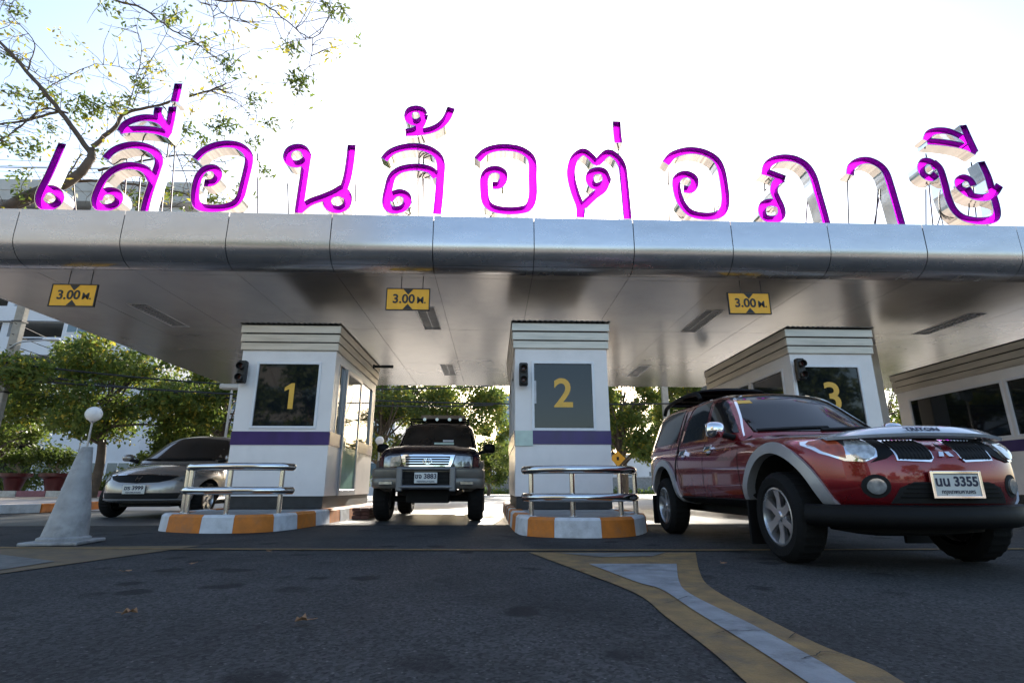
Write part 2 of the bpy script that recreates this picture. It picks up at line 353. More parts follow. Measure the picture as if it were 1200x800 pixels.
# ------------------------------------------------------------------ sign letters
LY = 8.52
def letter(name, label, cat, strokes, org, sc, width=.143, depth=.23, struts=(), face_w=None):
    V = []; F = []; LINES = []
    for st in strokes:
        st, wd = (st[0], st[1]) if isinstance(st[0], list) else (st, width)
        P = [at(org[0]+x/sc, org[1]+y/sc, LY) for x, y in st]
        P = [Vector((p.x, p.z, 0)) for p in P]
        if len(P) > 2: P = catmull(P, 5)
        n = len(P); L_ = []; R_ = []; LINES.append((np.array([(p.x, p.y) for p in P]), wd/2))
        for i in range(n):
            t = (P[min(i+1, n-1)]-P[max(i-1, 0)]).normalized(); nn = Vector((-t.y, t.x, 0)); L_.append(P[i]+nn*wd/2); R_.append(P[i]-nn*wd/2)
        b = len(V); V += L_+R_
        for i in range(n-1): F.append([b+i, b+n+i, b+n+i+1, b+i+1])
    res = delaunay_2d_cdt([Vector((v.x, v.y)) for v in V], [], F, 0, 1e-4, True)
    vv, _, ff, _, _, of = res
    def near(q):
        for A, hw_ in LINES:
            a, d = A[:-1], A[1:]-A[:-1]; u = np.clip(((q-a)*d).sum(1)/(d*d).sum(1), 0, 1)
            if np.sqrt((((a+d*u[:, None])-q)**2).sum(1)).min() < hw_*1.02: return True
        return False
    tris = [f for f, o in zip(ff, of) if o and near(np.array([sum(vv[i][0] for i in f)/len(f), sum(vv[i][1] for i in f)/len(f)]))]
    zmin = min(v[1] for v in vv); cx = sum(v[0] for v in vv)/len(vv)
    ec = {}
    for f in tris:
        # orient so normal faces -Y (x,z plane, counterclockwise seen from -Y)
        a = sum(vv[f[i]][0]*vv[f[(i+1) % len(f)]][1]-vv[f[(i+1) % len(f)]][0]*vv[f[i]][1] for i in range(len(f)))
        if a < 0: f.reverse()
        for i in range(len(f)): ec[(f[i], f[(i+1) % len(f)])] = 1
    bnd = [(a, b) for (a, b) in ec if (b, a) not in ec]
    base_z = zmin
    t = thing(name, label, cat, (cx, LY, base_z))
    loc = lambda v, y: (v[0]-cx, y, v[1]-base_z)
    mb = MB(); mb.add([loc(v, .12) for v in vv], [tuple(f) for f in tris]); mb.add([loc(v, .127) for v in vv], [tuple(reversed(f)) for f in tris])
    mb.build('face', M_ACR, t)
    nrm = {}; par = {}
    def fnd(x):
        while par.setdefault(x, x) != x: x = par[x]
        return x
    for a, b in bnd:
        par[fnd(a)] = fnd(b)
        e_ = Vector((vv[b][0]-vv[a][0], vv[b][1]-vv[a][1]))
        if e_.length < 1e-9: continue
        e_.normalize(); q_ = Vector((-e_.y, e_.x))
        for v_ in (a, b): nrm[v_] = nrm.get(v_, Vector((0, 0)))+q_
    ins = {v_: Vector(vv[v_])+(q_.normalized()*.010 if q_.length > 1e-6 else Vector((0, 0))) for v_, q_ in nrm.items()}
    comp = {}
    for a, b in bnd: comp.setdefault(fnd(a), []).append((a, b))
    for ed in comp.values():
        if len(ed) < 4: continue
        ix = {}; vs = []; fs = []; vl = []; fl = []
        for a, b in ed:
            for v_ in (a, b):
                if v_ not in ix:
                    ix[v_] = len(ix); q_ = ins.get(v_, vv[v_]); vs += [loc(vv[v_], 0), loc(vv[v_], depth)]; vl += [loc(q_, .003), loc(q_, .12)]
            k, l = 2*ix[a], 2*ix[b]; fs.append((k, l, l+1, k+1)); fl.append((k+1, l+1, l, k))
        o = MB().add(vs, fs).build('side_wall', M_STEEL, t); so_ = o.modifiers.new('s', 'SOLIDIFY'); so_.thickness = .007; so_.offset = -1
        MB().add(vl, fl).build('inner_lining', M_LINE, t)
    for (x0, y0, yy) in struts:
        p = at(x0, y0, LY+depth*.8); q = Vector((p.x+.02, LY+.45+yy, 5.06))
        mb = MB(); mb.tube([(p.x-cx, p.y-LY, p.z-base_z), (q.x-cx, q.y-LY, q.z-base_z)], .012, 6); mb.build('strut', M_ROD, t)
        if yy == 0 and p.z > 6.3 and x0 > 300:
            mb = MB(); mb.tube([(p.x-cx, p.y-LY, p.z-base_z), (p.x-cx+.01, p.y-LY, 5.06-base_z)], .01, 6); mb.build('strut', M_ROD, t)
    return t
Z1 = ((20, 90), 4.705); Z2 = ((200, 150), 5.217); Z3 = ((430, 110), 5.333); Z4 = ((650, 130), 5.4545); Z5 = ((870, 160), 6.0); Z6 = ((1060, 140), 5.92)
GR = 'letters of the magenta roof sign'
LET = [
 ('sign_letter', 'magenta เ letter, leftmost of the roof sign, a slanted stem with a loop', [[(250,368),(215,450),(175,540),(135,620),(122,662),(130,698),(165,718),(208,708),(236,675),(222,636),(182,618),(145,634),(128,664)]], Z1, [(86,216,0)]),
 ('sign_letter', 'magenta ล letter, second of the roof sign, under the stacked marks', [[(487,450),(520,415),(570,388),(640,376),(710,388),(765,420),(782,465),(768,520),(740,600),(718,670),(700,745)], [(742,570),(710,515),(650,492),(590,492),(530,515),(480,560),(448,620),(432,670),(440,706),(475,722),(530,712),(560,680),(550,642),(505,628),(465,645),(448,680)]], Z1, [(150,170,0),(206,160,0)]),
 ('sign_vowel_mark', 'magenta ื vowel mark with two ticks, above the second letter', [[(565,302),(600,292),(700,290),(780,300),(845,322)], [(570,300),(600,258),(670,230),(740,228),(800,250),(832,300)], [(780,168),(775,205),(790,240)], [(858,165),(848,230),(830,310)]], Z1, [(168,160,0)]),
 ('sign_tone_mark', 'short magenta ่ tone mark, topmost of the roof sign at far left', [[(890,38),(880,90),(868,138)]], Z1, [(203,118,0)]),
 ('sign_letter', 'magenta อ letter, third of the roof sign, in front of tree twigs', [[(150,190),(200,140),(270,108),(350,98),(420,112),(470,155),(478,205),(465,270),(445,350),(425,420),(385,465),(310,488),(220,490),(165,472),(148,425),(155,350),(175,290),(210,252),(260,245),(288,272),(283,308),(250,334),(205,336)]], Z2, [(237,200,0),(302,180,.1)]),
 ('sign_letter', 'magenta น letter, fourth of the roof sign, with loops top left and bottom right', [[(836,172),(812,130),(772,118),(728,134),(712,175),(732,212),(775,220),(818,200),(838,172)], [(836,160),(825,230),(810,330),(795,430),(782,520)], [(785,505),(850,455),(930,425),(1000,395),(1050,365)], [(1107,104),(1097,200),(1080,300),(1055,378)], [(1055,378),(1082,420),(1074,470),(1030,498),(978,488),(955,452),(975,412),(1030,396),(1068,412)]], Z2, [(337,215,0),(416,200,.1)]),
 ('sign_letter', 'magenta ล letter, fifth of the roof sign, under the curled tone mark', [[(108,410),(150,365),(220,338),(300,330),(380,345),(440,385),(462,440),(458,520),(450,640),(438,750)], [(435,520),(400,478),(340,460),(270,460),(200,478),(155,520),(135,590),(122,650),(125,698),(160,725),(220,716),(252,680),(247,638),(210,618),(168,628),(138,665)]], Z3, [(497,165,0),(459,200,0)]),
 ('sign_tone_mark', 'curled magenta ้ tone mark with a raised tail, above the fifth letter', [[(355,132),(340,104),(305,94),(268,106),(258,145),(280,174),(320,176),(350,156),(358,130)], [(357,140),(332,200),(295,228),(243,240)], [(243,243),(320,240),(400,225),(460,195),(500,150),(527,87)]], Z3, [(492,155,0)]),
 ('sign_letter', 'magenta อ letter, sixth of the roof sign, directly above booth 2', [[(690,412),(740,362),(800,340),(870,335),(950,347),(1010,382),(1035,430),(1036,520),(1036,640),(1008,708),(940,728),(850,728),(780,710),(742,668),(732,580),(735,520),(760,482),(810,472),(848,492),(853,530),(828,568),(785,572)]], Z3, [(568,200,0)]),
 ('sign_letter', 'heart-shaped magenta ต letter, seventh of the roof sign', [[(332,430),(313,390),(275,382),(234,398),(224,440),(247,476),(290,478),(328,455),(336,430)], [(332,440),(308,498),(250,543),(190,600)], [(165,680),(163,610),(130,520),(107,430),(107,360),(132,295),(182,262),(225,288),(268,328),(310,290),(345,268),(393,293),(430,350),(442,430),(452,530),(467,690)]], Z4, [(725,190,.1)]),
 ('sign_tone_mark', 'short upright magenta ่ tone mark above the heart-shaped letter', [[(396,68),(400,140),(408,203)]], Z4, [(725,175,0)]),
 ('sign_letter', 'magenta อ letter, eighth of the roof sign, right of the heart-shaped one', [[(710,335),(750,288),(810,262),(880,253),(960,268),(1028,308),(1063,370),(1083,470),(1092,570),(1076,638),(1030,668),(950,672),(870,652),(822,605),(790,540),(777,460),(792,422),(840,404),(888,427),(893,470),(868,502),(825,498)]], Z4, [(783,200,0),(838,240,.1)]),
 ('sign_letter', 'magenta ภ letter, ninth of the roof sign, with a beak and low loop', [[(592,612),(562,500),(530,390),(498,280),(450,205),(380,162),(300,150),(225,165),(175,205),(160,272)], [(185,255),(240,275),(300,298)], [(285,298),(238,322),(222,380),(240,430),(268,490),(276,540),(253,574),(200,582),(155,564),(138,520),(152,478),(200,462),(250,475)]], Z5, [(896,215,0),(947,225,.1)]),
 ('sign_letter', 'hooked magenta า letter, tenth of the roof sign', [[(757,268),(768,212),(820,175),(890,168),(960,198),(1008,250),(1040,340),(1075,460),(1122,625)]], Z5, [(993,210,0),(1029,222,.1),(1032,222,.3)]),
 ('sign_letter', 'magenta ษ letter, rightmost of the roof sign, with an inner curl', [[(222,345),(190,298),(138,292),(115,335),(135,385),(185,405),(222,378)], [(200,295),(245,340),(275,430),(300,530),(340,620),(400,676),(480,700),(560,703),(618,690),(642,655),(635,590),(608,500),(580,400),(532,293)], [(480,460),(455,420),(412,405),(375,430),(385,475),(430,497),(470,487)], [(395,485),(440,515),(500,538),(570,540),(625,508),(660,455)]], Z6, [(1085,222,0),(1103,250,.1),(1136,240,0)]),
 ('sign_vowel_mark', 'magenta ี vowel mark shaped like a wedge, above the rightmost letter', [[(152,148),(172,100),(220,80),(290,80),(350,98),(410,130),(445,165)], [(155,152),(250,158),(350,172),(430,192),(500,228)], [(405,40),(445,130),(490,225)]], Z6, [(1085,180,0),(1138,190,0)]),
]
for nm, la, st, (og, sc), stt in LET:
    letter(nm, la, 'sign letter', st, og, sc, struts=stt)['group'] = GR

# ------------------------------------------------------------------ islands with painted kerb blocks
def island(label, outline, y_back, first_white, lens):
    """outline: front curve from left-rear to right-rear (x,y); kerb blocks follow it"""
    t = thing('kerb_island', label, 'kerb island', (0, 0, 0), 0, 'raised islands under the toll booths')
    h = .22; P = catmull([(x, y, 0) for x, y in outline], 6)
    inner = []; n = len(P)
    for i, p in enumerate(P):
        tg = (P[min(i+1, n-1)]-P[max(i-1, 0)]).normalized(); inner.append(p+Vector((-tg.y, tg.x, 0))*.2)
    mb = MB(); mb.prism([(p.x, p.y) for p in inner], 0, h-.012); mb.build('island_top', M_CONC, t)
    # cumulative length
    acc = [0]
    for i in range(1, n): acc.append(acc[-1]+(P[i]-P[i-1]).length)
    def pt(s_, Q):
        for i in range(1, n):
            if s_ <= acc[i]: f = (s_-acc[i-1])/(acc[i]-acc[i-1]); return Q[i-1].lerp(Q[i], f)
        return Q[-1]
    s0 = 0; k = 0; wh = first_white
    while s0 < acc[-1]-.02:
        ln = lens[k] if k < len(lens) else .62
        s1 = min(s0+ln, acc[-1]); m = max(2, int((s1-s0)/.09)+1)
        mb = MB(); vs = []; fs = []
        for j in range(m+1):
            s_ = s0+.002+(s1-s0-.004)*j/m; a = pt(s_, P); b = pt(s_, inner)
            jx = random.uniform(-.003, .003)
            o_ = (a-b).normalized()
            vs += [(a.x+o_.x*(.015+jx), a.y+o_.y*(.015+jx), 0), (a.x+o_.x*jx, a.y+o_.y*jx, h-.03), (a.x-o_.x*.03, a.y-o_.y*.03, h), (b.x, b.y, h-.004), (b.x, b.y, 0)]
        for j in range(m):
            for q in range(5): q2 = (q+1) % 5; fs.append((j*5+q, j*5+5+q, j*5+5+q2, j*5+q2))
        fs += [(0, 1, 2, 3, 4), tuple(m*5+q for q in (4, 3, 2, 1, 0))]
        mb.add(vs, fs); fixnormals(mb.build('kerb_block', M_KWHITE if wh else M_ORANGE, t, smooth=35)); wh = not wh; s0 = s1; k += 1
    return t
island('raised orange and white kerbed island nearest the traffic cone', [(-4.68, 14.2), (-4.68, 12), (-4.68, 10), (-4.66, 8.4), (-4.5, 7.8), (-4.05, 7.45), (-3.5, 7.28), (-3.0, 7.42), (-2.78, 7.9), (-2.68, 8.8), (-2.66, 10), (-2.66, 12), (-2.66, 14.2)], 14.2, True, [.62]*8+[.62, .45, .72, .62, .42, .5, .5, .62])
island('raised orange and white kerbed island in the middle, under the booth with a blue window', [(.28, 14.2), (.28, 12), (.28, 10), (.29, 8.2), (.33, 7.2), (.45, 6.75), (.85, 6.5), (1.35, 6.5), (1.75, 6.8), (2.1, 7.6), (2.16, 8.6), (2.16, 10), (2.16, 12), (2.16, 14.2)], 14.2, False, [.62]*11+[.62, .38, .55, .55, .62, .4])
island('raised island under booth 3, behind the red pickup', [(5.35, 14.2), (5.35, 12), (5.35, 10), (5.4, 8.9), (5.8, 8.4), (6.4, 8.3), (7.0, 8.6), (7.2, 9.2), (7.2, 10), (7.2, 12), (7.2, 14.2)], 14.2, True, [])
mb = MB(); 
island('raised platform with painted kerb under the guard house at far right', [(10.4, 15.2), (10.4, 13), (10.4, 11), (10.45, 9.2), (10.8, 8.6), (11.6, 8.4), (12.4, 8.6), (12.9, 9.2), (12.9, 11), (12.9, 15.2)], 15, True, [])

# ------------------------------------------------------------------ booths
M_PAPER = mat('pale green notice', (.55, .66, .58), .6, 0, .08, 12); M_GREEN = mat('green tinted door glass', (.28, .50, .40), .12, 0, .1, 3, spec=.6)
M_ALU = mat('door aluminium', (.42, .42, .44), .3, .7, .05); M_BRICK = mat('dark red brick', (.14, .06, .045), .8, 0, .25, 9, .4, 60)
def booth(x0, x1, yf, yb, label, num, side, base=.22, wz=(1.55, 2.74), numh=.5, fr=(.22, .2)):
    W = x1-x0; D = yb-yf
    t = thing('toll_booth', label, 'toll booth', (x0, yf, base), 0, 'white toll booths under the canopy')
    T = 2.95-base                       # body top (local)
    mb = MB(); mb.box(.02, W-.02, .02, D-.02, 0, .12); mb.box(.02, W-.02, .02, D-.02, .12, .2); mb.build('plinth', M_BLACKBASE, t)
    a, b = wz[0]-base, wz[1]-base; l, r = fr[0], W-fr[1]
    # front wall with window opening
    mb = MB(); mb.box(0, l, 0, .07, .2, T); mb.box(r, W, 0, .07, .2, T); mb.box(l, r, 0, .07, .2, a); mb.box(l, r, 0, .07, b, T)
    mb.build('front_wall', M_WHITE, t)
    mb = MB(); mb.box(-.004, W+.004, -.012, -.001, 1.27-base, 1.5-base); mb.build('purple_stripe', M_PURP, t)
    e = .045
    mb = MB()
    for q in ((l, l+e, a, b), (r-e, r, a, b), (l+e, r-e, a, a+e), (l+e, r-e, b-e, b)): mb.box(q[0], q[1], -.018, .04, q[2], q[3])
    mb.build('window_frame', M_FRAME, t, bevel=.004)
    gl = MB().box(l+e, r-e, .012, .02, a+e, b-e).build('window_pane', M_GLASS, t)
    if num == '1':
        k_ = numh*.74; cx_, cz_ = (l+r)/2+.05, (a+b)/2-.02; pl = [(-.02, -.5), (.17, -.5), (.17, .5), (.04, .5), (-.20, .33), (-.20, .19), (-.02, .27)]
        mb = MB(); mb.add([(cx_+x*k_, .0095, cz_+z*k_) for x, z in pl]+[(cx_+x*k_, .0065, cz_+z*k_) for x, z in pl], [tuple(range(7)), tuple(range(13, 6, -1))]+[(i, i+7, (i+1) % 7+7, (i+1) % 7) for i in range(7)])
        fixnormals(mb.build('number', M_NUM, t))
    else: text_obj('number', num, numh*1.18, M_NUM, t, ((l+r)/2+(.05 if num != '2' else 0), .008, (a+b)/2+(.02 if num == '2' else -.02)), (pi/2, 0, 0), .018, .002)
    # back wall
    mb = MB(); mb.box(0, W, D-.07, D, .2, T); mb.build('back_wall', M_WHITE, t)
    # side walls: posts, lower wall, windows
    for sx in (0, 1):
        xa, xb = (0, .06) if sx == 0 else (W-.06, W)
        xo = (-.01, .055) if sx == 0 else (W-.055, W+.01)
        dr = (.75, 1.55) if (sx == 1 and side == 'door') else None
        segs = [(.28, .72), (.75, 1.95), (2.0, D-.3)] if dr else [(.3, 1.6), (1.65, D-.35)]
        mb = MB(); mb.box(xa, xb, .07, segs[0][0], .2, T); mb.box(xa, xb, segs[-1][1], D-.07, .2, T)
        if dr:
            mb.box(xa, xb, segs[0][0], segs[1][0], .2, 1.45-base+.05); mb.box(xa, xb, segs[2][0], segs[2][1], .2, 1.45-base+.05); mb.box(xa, xb, segs[0][0], segs[2][1], b+.03, T)
            mb.box(xa, xb, segs[0][1], segs[1][0], 1.55-base, b); mb.box(xa, xb, segs[1][1], segs[2][0], .2, b)
        else:
            mb.box(xa, xb, segs[0][0], segs[1][1], .2, a); mb.box(xa, xb, segs[0][0], segs[1][1], b, T); mb.box(xa, xb, segs[0][1], segs[1][0], a, b)
        mb.build('side_wall', M_WHITE, t)
        ps = (-.012, -.001) if sx == 0 else (W+.001, W+.012)
        if dr:
            for q in ((0, .75), (2.0, D)): mb = MB(); mb.box(*ps, q[0], q[1], 1.27-base, 1.5-base); mb.build('purple_stripe', M_PURP, t)
            d = MB(); xs = (W+.002, W+.035)
            for q in ((.75, .83, .2, b+.03), (1.87, 1.95, .2, b+.03), (.83, 1.87, .2, .3), (.83, 1.87, b-.04, b+.03)): d.box(xs[0], xs[1], q[0], q[1], q[2], q[3])
            dd = d.build('sliding_door', M_ALU, t, bevel=.003)
            MB().box(W+.01, W+.018, .83, 1.87, 1.3-base, b-.04).build('door_pane', M_GLASS, dd)
            MB().box(W+.01, W+.02, .83, 1.87, .3, 1.3-base).build('lower_pane', M_GREEN, dd)
            MB().box(W+.035, W+.06, .87, .89, 1.0, 1.25).build('handle', M_PIPE, dd)
            for q in (segs[0], segs[2]):
                MB().box(W-.04, W-.03, q[0], q[1], 1.5-base, b+.03).build('window_pane', M_GLASS, t)
                f = MB()
                for u in ((q[0], q[0]+.04), (q[1]-.04, q[1])): f.box(W-.045, W+.008, u[0], u[1], 1.5-base, b+.03)
                f.build('window_frame', M_ALU, t)
        else:
            mb = MB(); mb.box(*ps, 0, D, 1.27-base, 1.5-base); mb.build('purple_stripe', M_PURP, t)
            for q in segs:
                f = MB()
                for u in ((q[0], q[0]+.05, a, b), (q[1]-.05, q[1], a, b), (q[0]+.05, q[1]-.05, a, a+.05), (q[0]+.05, q[1]-.05, b-.05, b)): f.box(*xo, *u)
                f.build('window_frame', M_FRAME, t, bevel=.003)
                MB().box((xa+xb)/2-.004, (xa+xb)/2+.004, q[0]+.05, q[1]-.05, a+.05, b-.05).build('window_pane', M_GLASS, t)
    MB().box(.06, W-.06, .07, D-.07, T-.03, T-.004).build('inner_ceiling', M_BLACKBASE, t)
    # louvred trim: three boards round the top
    zs = [(T, T+.135), (T+.15, T+.295), (T+.315, T+.46)]
    for k, (z0, z1) in enumerate(zs):
        o_ = .035+.012*k
        for q in ((-o_, W+o_, -o_, -o_+.035), (-o_, W+o_, D+o_-.035, D+o_), (-o_, -o_+.035, -o_+.036, D+o_-.036), (W+o_-.035, W+o_, -o_+.036, D+o_-.036)):
            MB().box(q[0], q[1], q[2], q[3], z0, z1).build('trim_board', M_TRIM, t, bevel=.006)
    MB().box(.012, W-.012, .012, D-.012, T+.004, T+.44).build('trim_core', M_JOINT, t)
    # corrugated roof sheet
    mb = MB(); vs = []; fs = []; n = int((W+.3)/.05)
    for i in range(n+1):
        x = -.07+i*(W+.14)/n; z = T+.475+(.018 if i % 2 else 0)
        vs += [(x, -.13, z), (x, D+.13, z), (x, -.13, z+.006), (x, D+.13, z+.006)]
    for i in range(n): k = i*4; fs += [(k, k+1, k+5, k+4), (k+2, k+6, k+7, k+3), (k, k+4, k+6, k+2), (k+1, k+3, k+7, k+5)]
    mb.add(vs, fs); mb.build('roof_sheet', mat('grey roof sheet', (.16, .15, .14), .5, .5, .2), t)
    return t
M_GLASS2 = M_GLASS
b1 = booth(-4.52, -2.85, 9.5, 12.9, 'white toll booth numbered 1 with a glass door on its right side', '1', 'door', fr=(.28, .24), numh=.62)
b2 = booth(.38, 2.02, 9.2, 12.6, 'white toll booth numbered 2 with a pale notice by the purple stripe', '2', 'door', fr=(.29, .24), wz=(1.5, 2.72), numh=.6)
b3 = booth(5.47, 7.02, 9.4, 13.2, 'white toll booth numbered 3 behind the red pickup', '3', 'win', fr=(.02, .26), numh=.62)
b4 = booth(10.65, 12.8, 9.0, 13.6, 'long white guard booth at far right with wide side windows', '4', 'win')
for c in list(b4.children):
    if c.name.startswith('number'): bpy.data.objects.remove(c)
MB().box(-.003, .3, -.02, -.013, 1.02, 1.28).build('notice', M_PAPER, b2, bevel=.002)
MB().box(.335, .37, .0, .011, 1.75, 2.15).build('paper_strip', M_KWHITE, b2)
# signal lamp boxes
for (bx, by, bz, la) in ((-4.42, 9.42, 2.52, 'black hooded signal box on the left corner of booth 1'), (.52, 9.12, 2.45, 'black hooded signal box left of the window of booth 2'), (5.55, 9.32, 2.62, 'black hooded signal box beside the window of booth 3')):
    t = thing('signal_box', la, 'signal box', (bx, by, bz), 0, 'black signal boxes on the booth corners')
    MB().box(-.075, .075, -.12, .0, -.2, .2).build('housing', M_BLK, t, bevel=.02)
    for z in (-.11, .09):
        mb = MB(); mb.lathe([(.058, -.01), (.064, -.09), (.06, -.09), (.052, -.01)], (0, -.11, z), 'y', 14); mb.build('hood', M_BLK, t, smooth=40)
        mb = MB(); mb.lathe([(.0, -.006), (.03, -.004), (.052, .004)], (0, -.12, z), 'y', 14); mb.build('lens', mat('dim lens', (.05, .012, .01), .1), t, smooth=40)
    MB().box(-.03, .03, 0.0, .085, -.04, .04).build('bracket', M_ROD, t)
# brick steps at the right door of booth 1
t = thing('brick_step', 'dark brick step at the door of booth 1', 'step', (-2.6, 10.4, 0))
for r in range(3):
    for k in range(6):
        for j in range(2):
            off = .1 if r % 2 else 0
            MB().box(.02+j*.16, .17+j*.16, k*.21+off*.5, k*.21+.195+off*.5, r*.068, r*.068+.06).build('brick', M_BRICK, t, bevel=.004)
# wall lamp bar on booth 1 side
t = thing('wall_lamp', 'dark bar lamp sticking out from the trim of booth 1', 'lamp', (-2.72, 11.9, 3.2))
mb = MB(); mb.tube([(0, 0, 0), (.45, 0, 0)], [.03, .035], 10); mb.build('lamp_bar', M_BLK, t, smooth=40)
mb = MB(); mb.lathe([(0, 0), (.05, 0), (.05, .03), (0, .03)], (0, 0, 0), 'x', 12); mb.build('mount', M_BLK, t)

# ------------------------------------------------------------------ steel rails on the islands
def rail(label, cx, cy, pts_top, pts_low, posts, ztop, zlow):
    t = thing('steel_guard_rail', label, 'guard rail', (cx, cy, .21), 0, 'bent steel rails in front of the booths')
    for pts, z in ((pts_top, ztop), (pts_low, zlow)):
        P = catmull([(x-cx, y-cy, z-.21) for x, y in pts], 8); rr = [.052]*len(P); 
        P = [P[0]+(P[0]-P[1]).normalized()*.02]+P+[P[-1]+(P[-1]-P[-2]).normalized()*.02]; rr = [.035]+rr+[.035]
        mb = MB(); mb.tube(P, rr, 16); mb.build('rail_pipe', M_PIPE, t, smooth=50)
    for x, y in posts:
        mb = MB(); mb.tube([(x-cx, y-cy, 0), (x-cx, y-cy, ztop-.21-.03)], .032, 12); mb.build('post', M_PIPE, t, smooth=50)
        mb = MB(); mb.lathe([(.032, 0), (.06, 0), (.06, .008), (.032, .012)], (x-cx, y-cy, -.002), 'z', 14); mb.build('base_plate', M_PIPE, t)
    return t
rail('bent steel guard rail on the left island near the grey hatchback', -3.6, 7.8, [(-4.42, 8.2), (-4.2, 7.86), (-3.6, 7.68), (-3.0, 7.72), (-2.83, 7.9)], [(-4.46, 8.2), (-4.22, 7.84), (-3.6, 7.64), (-3.0, 7.68), (-2.82, 7.9)], [(-4.42, 8.15), (-4.22, 7.88), (-3.6, 7.7), (-2.93, 7.78)], .84, .52)
rail('bent steel guard rail on the middle island near the red pickup', 1.15, 7.0, [(.42, 7.25), (.6, 7.0), (1.15, 6.86), (1.75, 7.05), (1.93, 7.5)], [(.42, 7.25), (.6, 6.98), (1.15, 6.84), (1.75, 7.03), (1.95, 7.5)], [(.5, 7.12), (1.0, 6.9), (1.62, 6.97), (1.92, 7.4)], .78, .44)

# ------------------------------------------------------------------ traffic cone
t = thing('traffic_cone', 'tall weathered grey-white traffic cone at left of the road', 'traffic cone', (-4.45, 6.05, 0), radians(8))
M_CONE = mat('grey cone rubber', (.33, .325, .32), .6, 0, .2, 7, .35, 30, dirt=((.10, .10, .10), .85))
mb = MB(); mb.prism([(-.26, -.27), (.27, -.27), (.27, .27), (-.26, .27)], 0, .035); mb.build('base', M_CONE, t, bevel=.012, bseg=2)
mb = MB(); prof = [(.23, .036), (.23, .06), (.2, .075), (.186, .18), (.184, .19), (.165, .31), (.163, .32), (.138, .48), (.108, .66), (.078, .84), (.055, .965), (.05, .985), (.036, .985), (.036, .9)]
mb.lathe(prof, (0, 0, 0), 'z', 32); o = mb.build('cone_body', M_CONE, t, smooth=50)
for v in o.data.vertices: v.co.x += .008*sin(v.co.z*6)+.05*v.co.z
#PART2
# ------------------------------------------------------------------ vehicles
M_RED = mat('dark red car paint', (.20, .003, .008), .26, .55, .05, 3, coat=1)
M_WINE = mat('near black wine paint', (.014, .008, .011), .25, .2, .08, 3, coat=1)
M_GREYP = mat('grey car paint', (.29, .265, .245), .24, .5, .06, 3, coat=1)
M_SILV = mat('silver trim paint', (.40, .40, .41), .34, .5, .08, 4)
M_CGLASS = mat('tinted car glass', (.008, .009, .010), .07, 0, .1, 3, spec=.4)
M_PLAS = mat('black plastic', (.006, .006, .0065), .6, 0, .15, 12, spec=.18)
M_DARK = mat('underbody', (.008, .008, .008), .9)
M_TYRE = mat('tyre rubber', (.009, .009, .009), .8, 0, .25, 14, .3, 90, spec=.2)
M_RIM = mat('alloy rim', (.52, .52, .53), .28, .85, .08, 6)
M_CHROME = mat('chrome', (.85, .85, .86), .06, 1, .02)
M_LENS = mat('headlight lens', (.26, .27, .27), .1, .5, .4, 18, coat=1)
M_FOG = mat('bright lamp glass', (.50, .50, .48), .1, .6, .4, 22, coat=1)
M_AMB = mat('amber indicator', (.36, .06, .02), .15, 0, .35, 20, coat=1)
M_REDL = mat('red lamp', (.22, .01, .01), .15, 0, .1, 12, coat=1)
M_PLATE = mat('plate white', (.62, .63, .60), .4, 0, .05, 8)
M_INK = mat('plate ink', (.015, .02, .05), .5)
M_DEFL = mat('pale deflector', (.46, .50, .56), .18, .1, .08, 5, coat=1)

def shell(xf, xr, W, zt, zb, p=8, n=(56, 26, 14)):
    nx, ny, nz = n; idx = {}; V = []; F = []
    def vert(i, j, k):
        key = (i, j, k)
        if key in idx: return idx[key]
        a, b, c = 2*i/nx-1, 2*j/ny-1, 2*k/nz-1
        m = max(abs(a), abs(b), abs(c)); s_ = m/((abs(a)**p+abs(b)**p+abs(c)**p)**(1/p))
        a, b, c = a*s_, b*s_, c*s_
        X = xr(b, c)+(xf(b, c)-xr(b, c))*(a+1)/2
        z0, z1 = zb(X), zt(X, b); Z = z0+(c+1)/2*(z1-z0)
        V.append((X, b*W(X, Z), Z)); idx[key] = len(V)-1; return idx[key]
    for i in range(nx):
        for j in range(ny):
            F.append((vert(i, j, nz), vert(i+1, j, nz), vert(i+1, j+1, nz), vert(i, j+1, nz)))
            F.append((vert(i, j, 0), vert(i, j+1, 0), vert(i+1, j+1, 0), vert(i+1, j, 0)))
    for i in range(nx):
        for k in range(nz):
            F.append((vert(i, 0, k), vert(i+1, 0, k), vert(i+1, 0, k+1), vert(i, 0, k+1)))
            F.append((vert(i, ny, k), vert(i, ny, k+1), vert(i+1, ny, k+1), vert(i+1, ny, k)))
    for j in range(ny):
        for k in range(nz):
            F.append((vert(0, j, k), vert(0, j, k+1), vert(0, j+1, k+1), vert(0, j+1, k)))
            F.append((vert(nx, j, k), vert(nx, j+1, k), vert(nx, j+1, k+1), vert(nx, j, k+1)))
    return V, F
def lerpf(tab):
    xs = [a for a, b in tab]; ys = [b for a, b in tab]
    return lambda x: float(np.interp(x, xs, ys))
def smoothf(tab, n=60):
    P = catmull([(a, b, 0) for a, b in tab], 8); xs = [q.x for q in P]; ys = [q.y for q in P]
    o = np.argsort(xs); xs = np.array(xs)[o]; ys = np.array(ys)[o]
    return lambda x: float(np.interp(x, xs, ys))
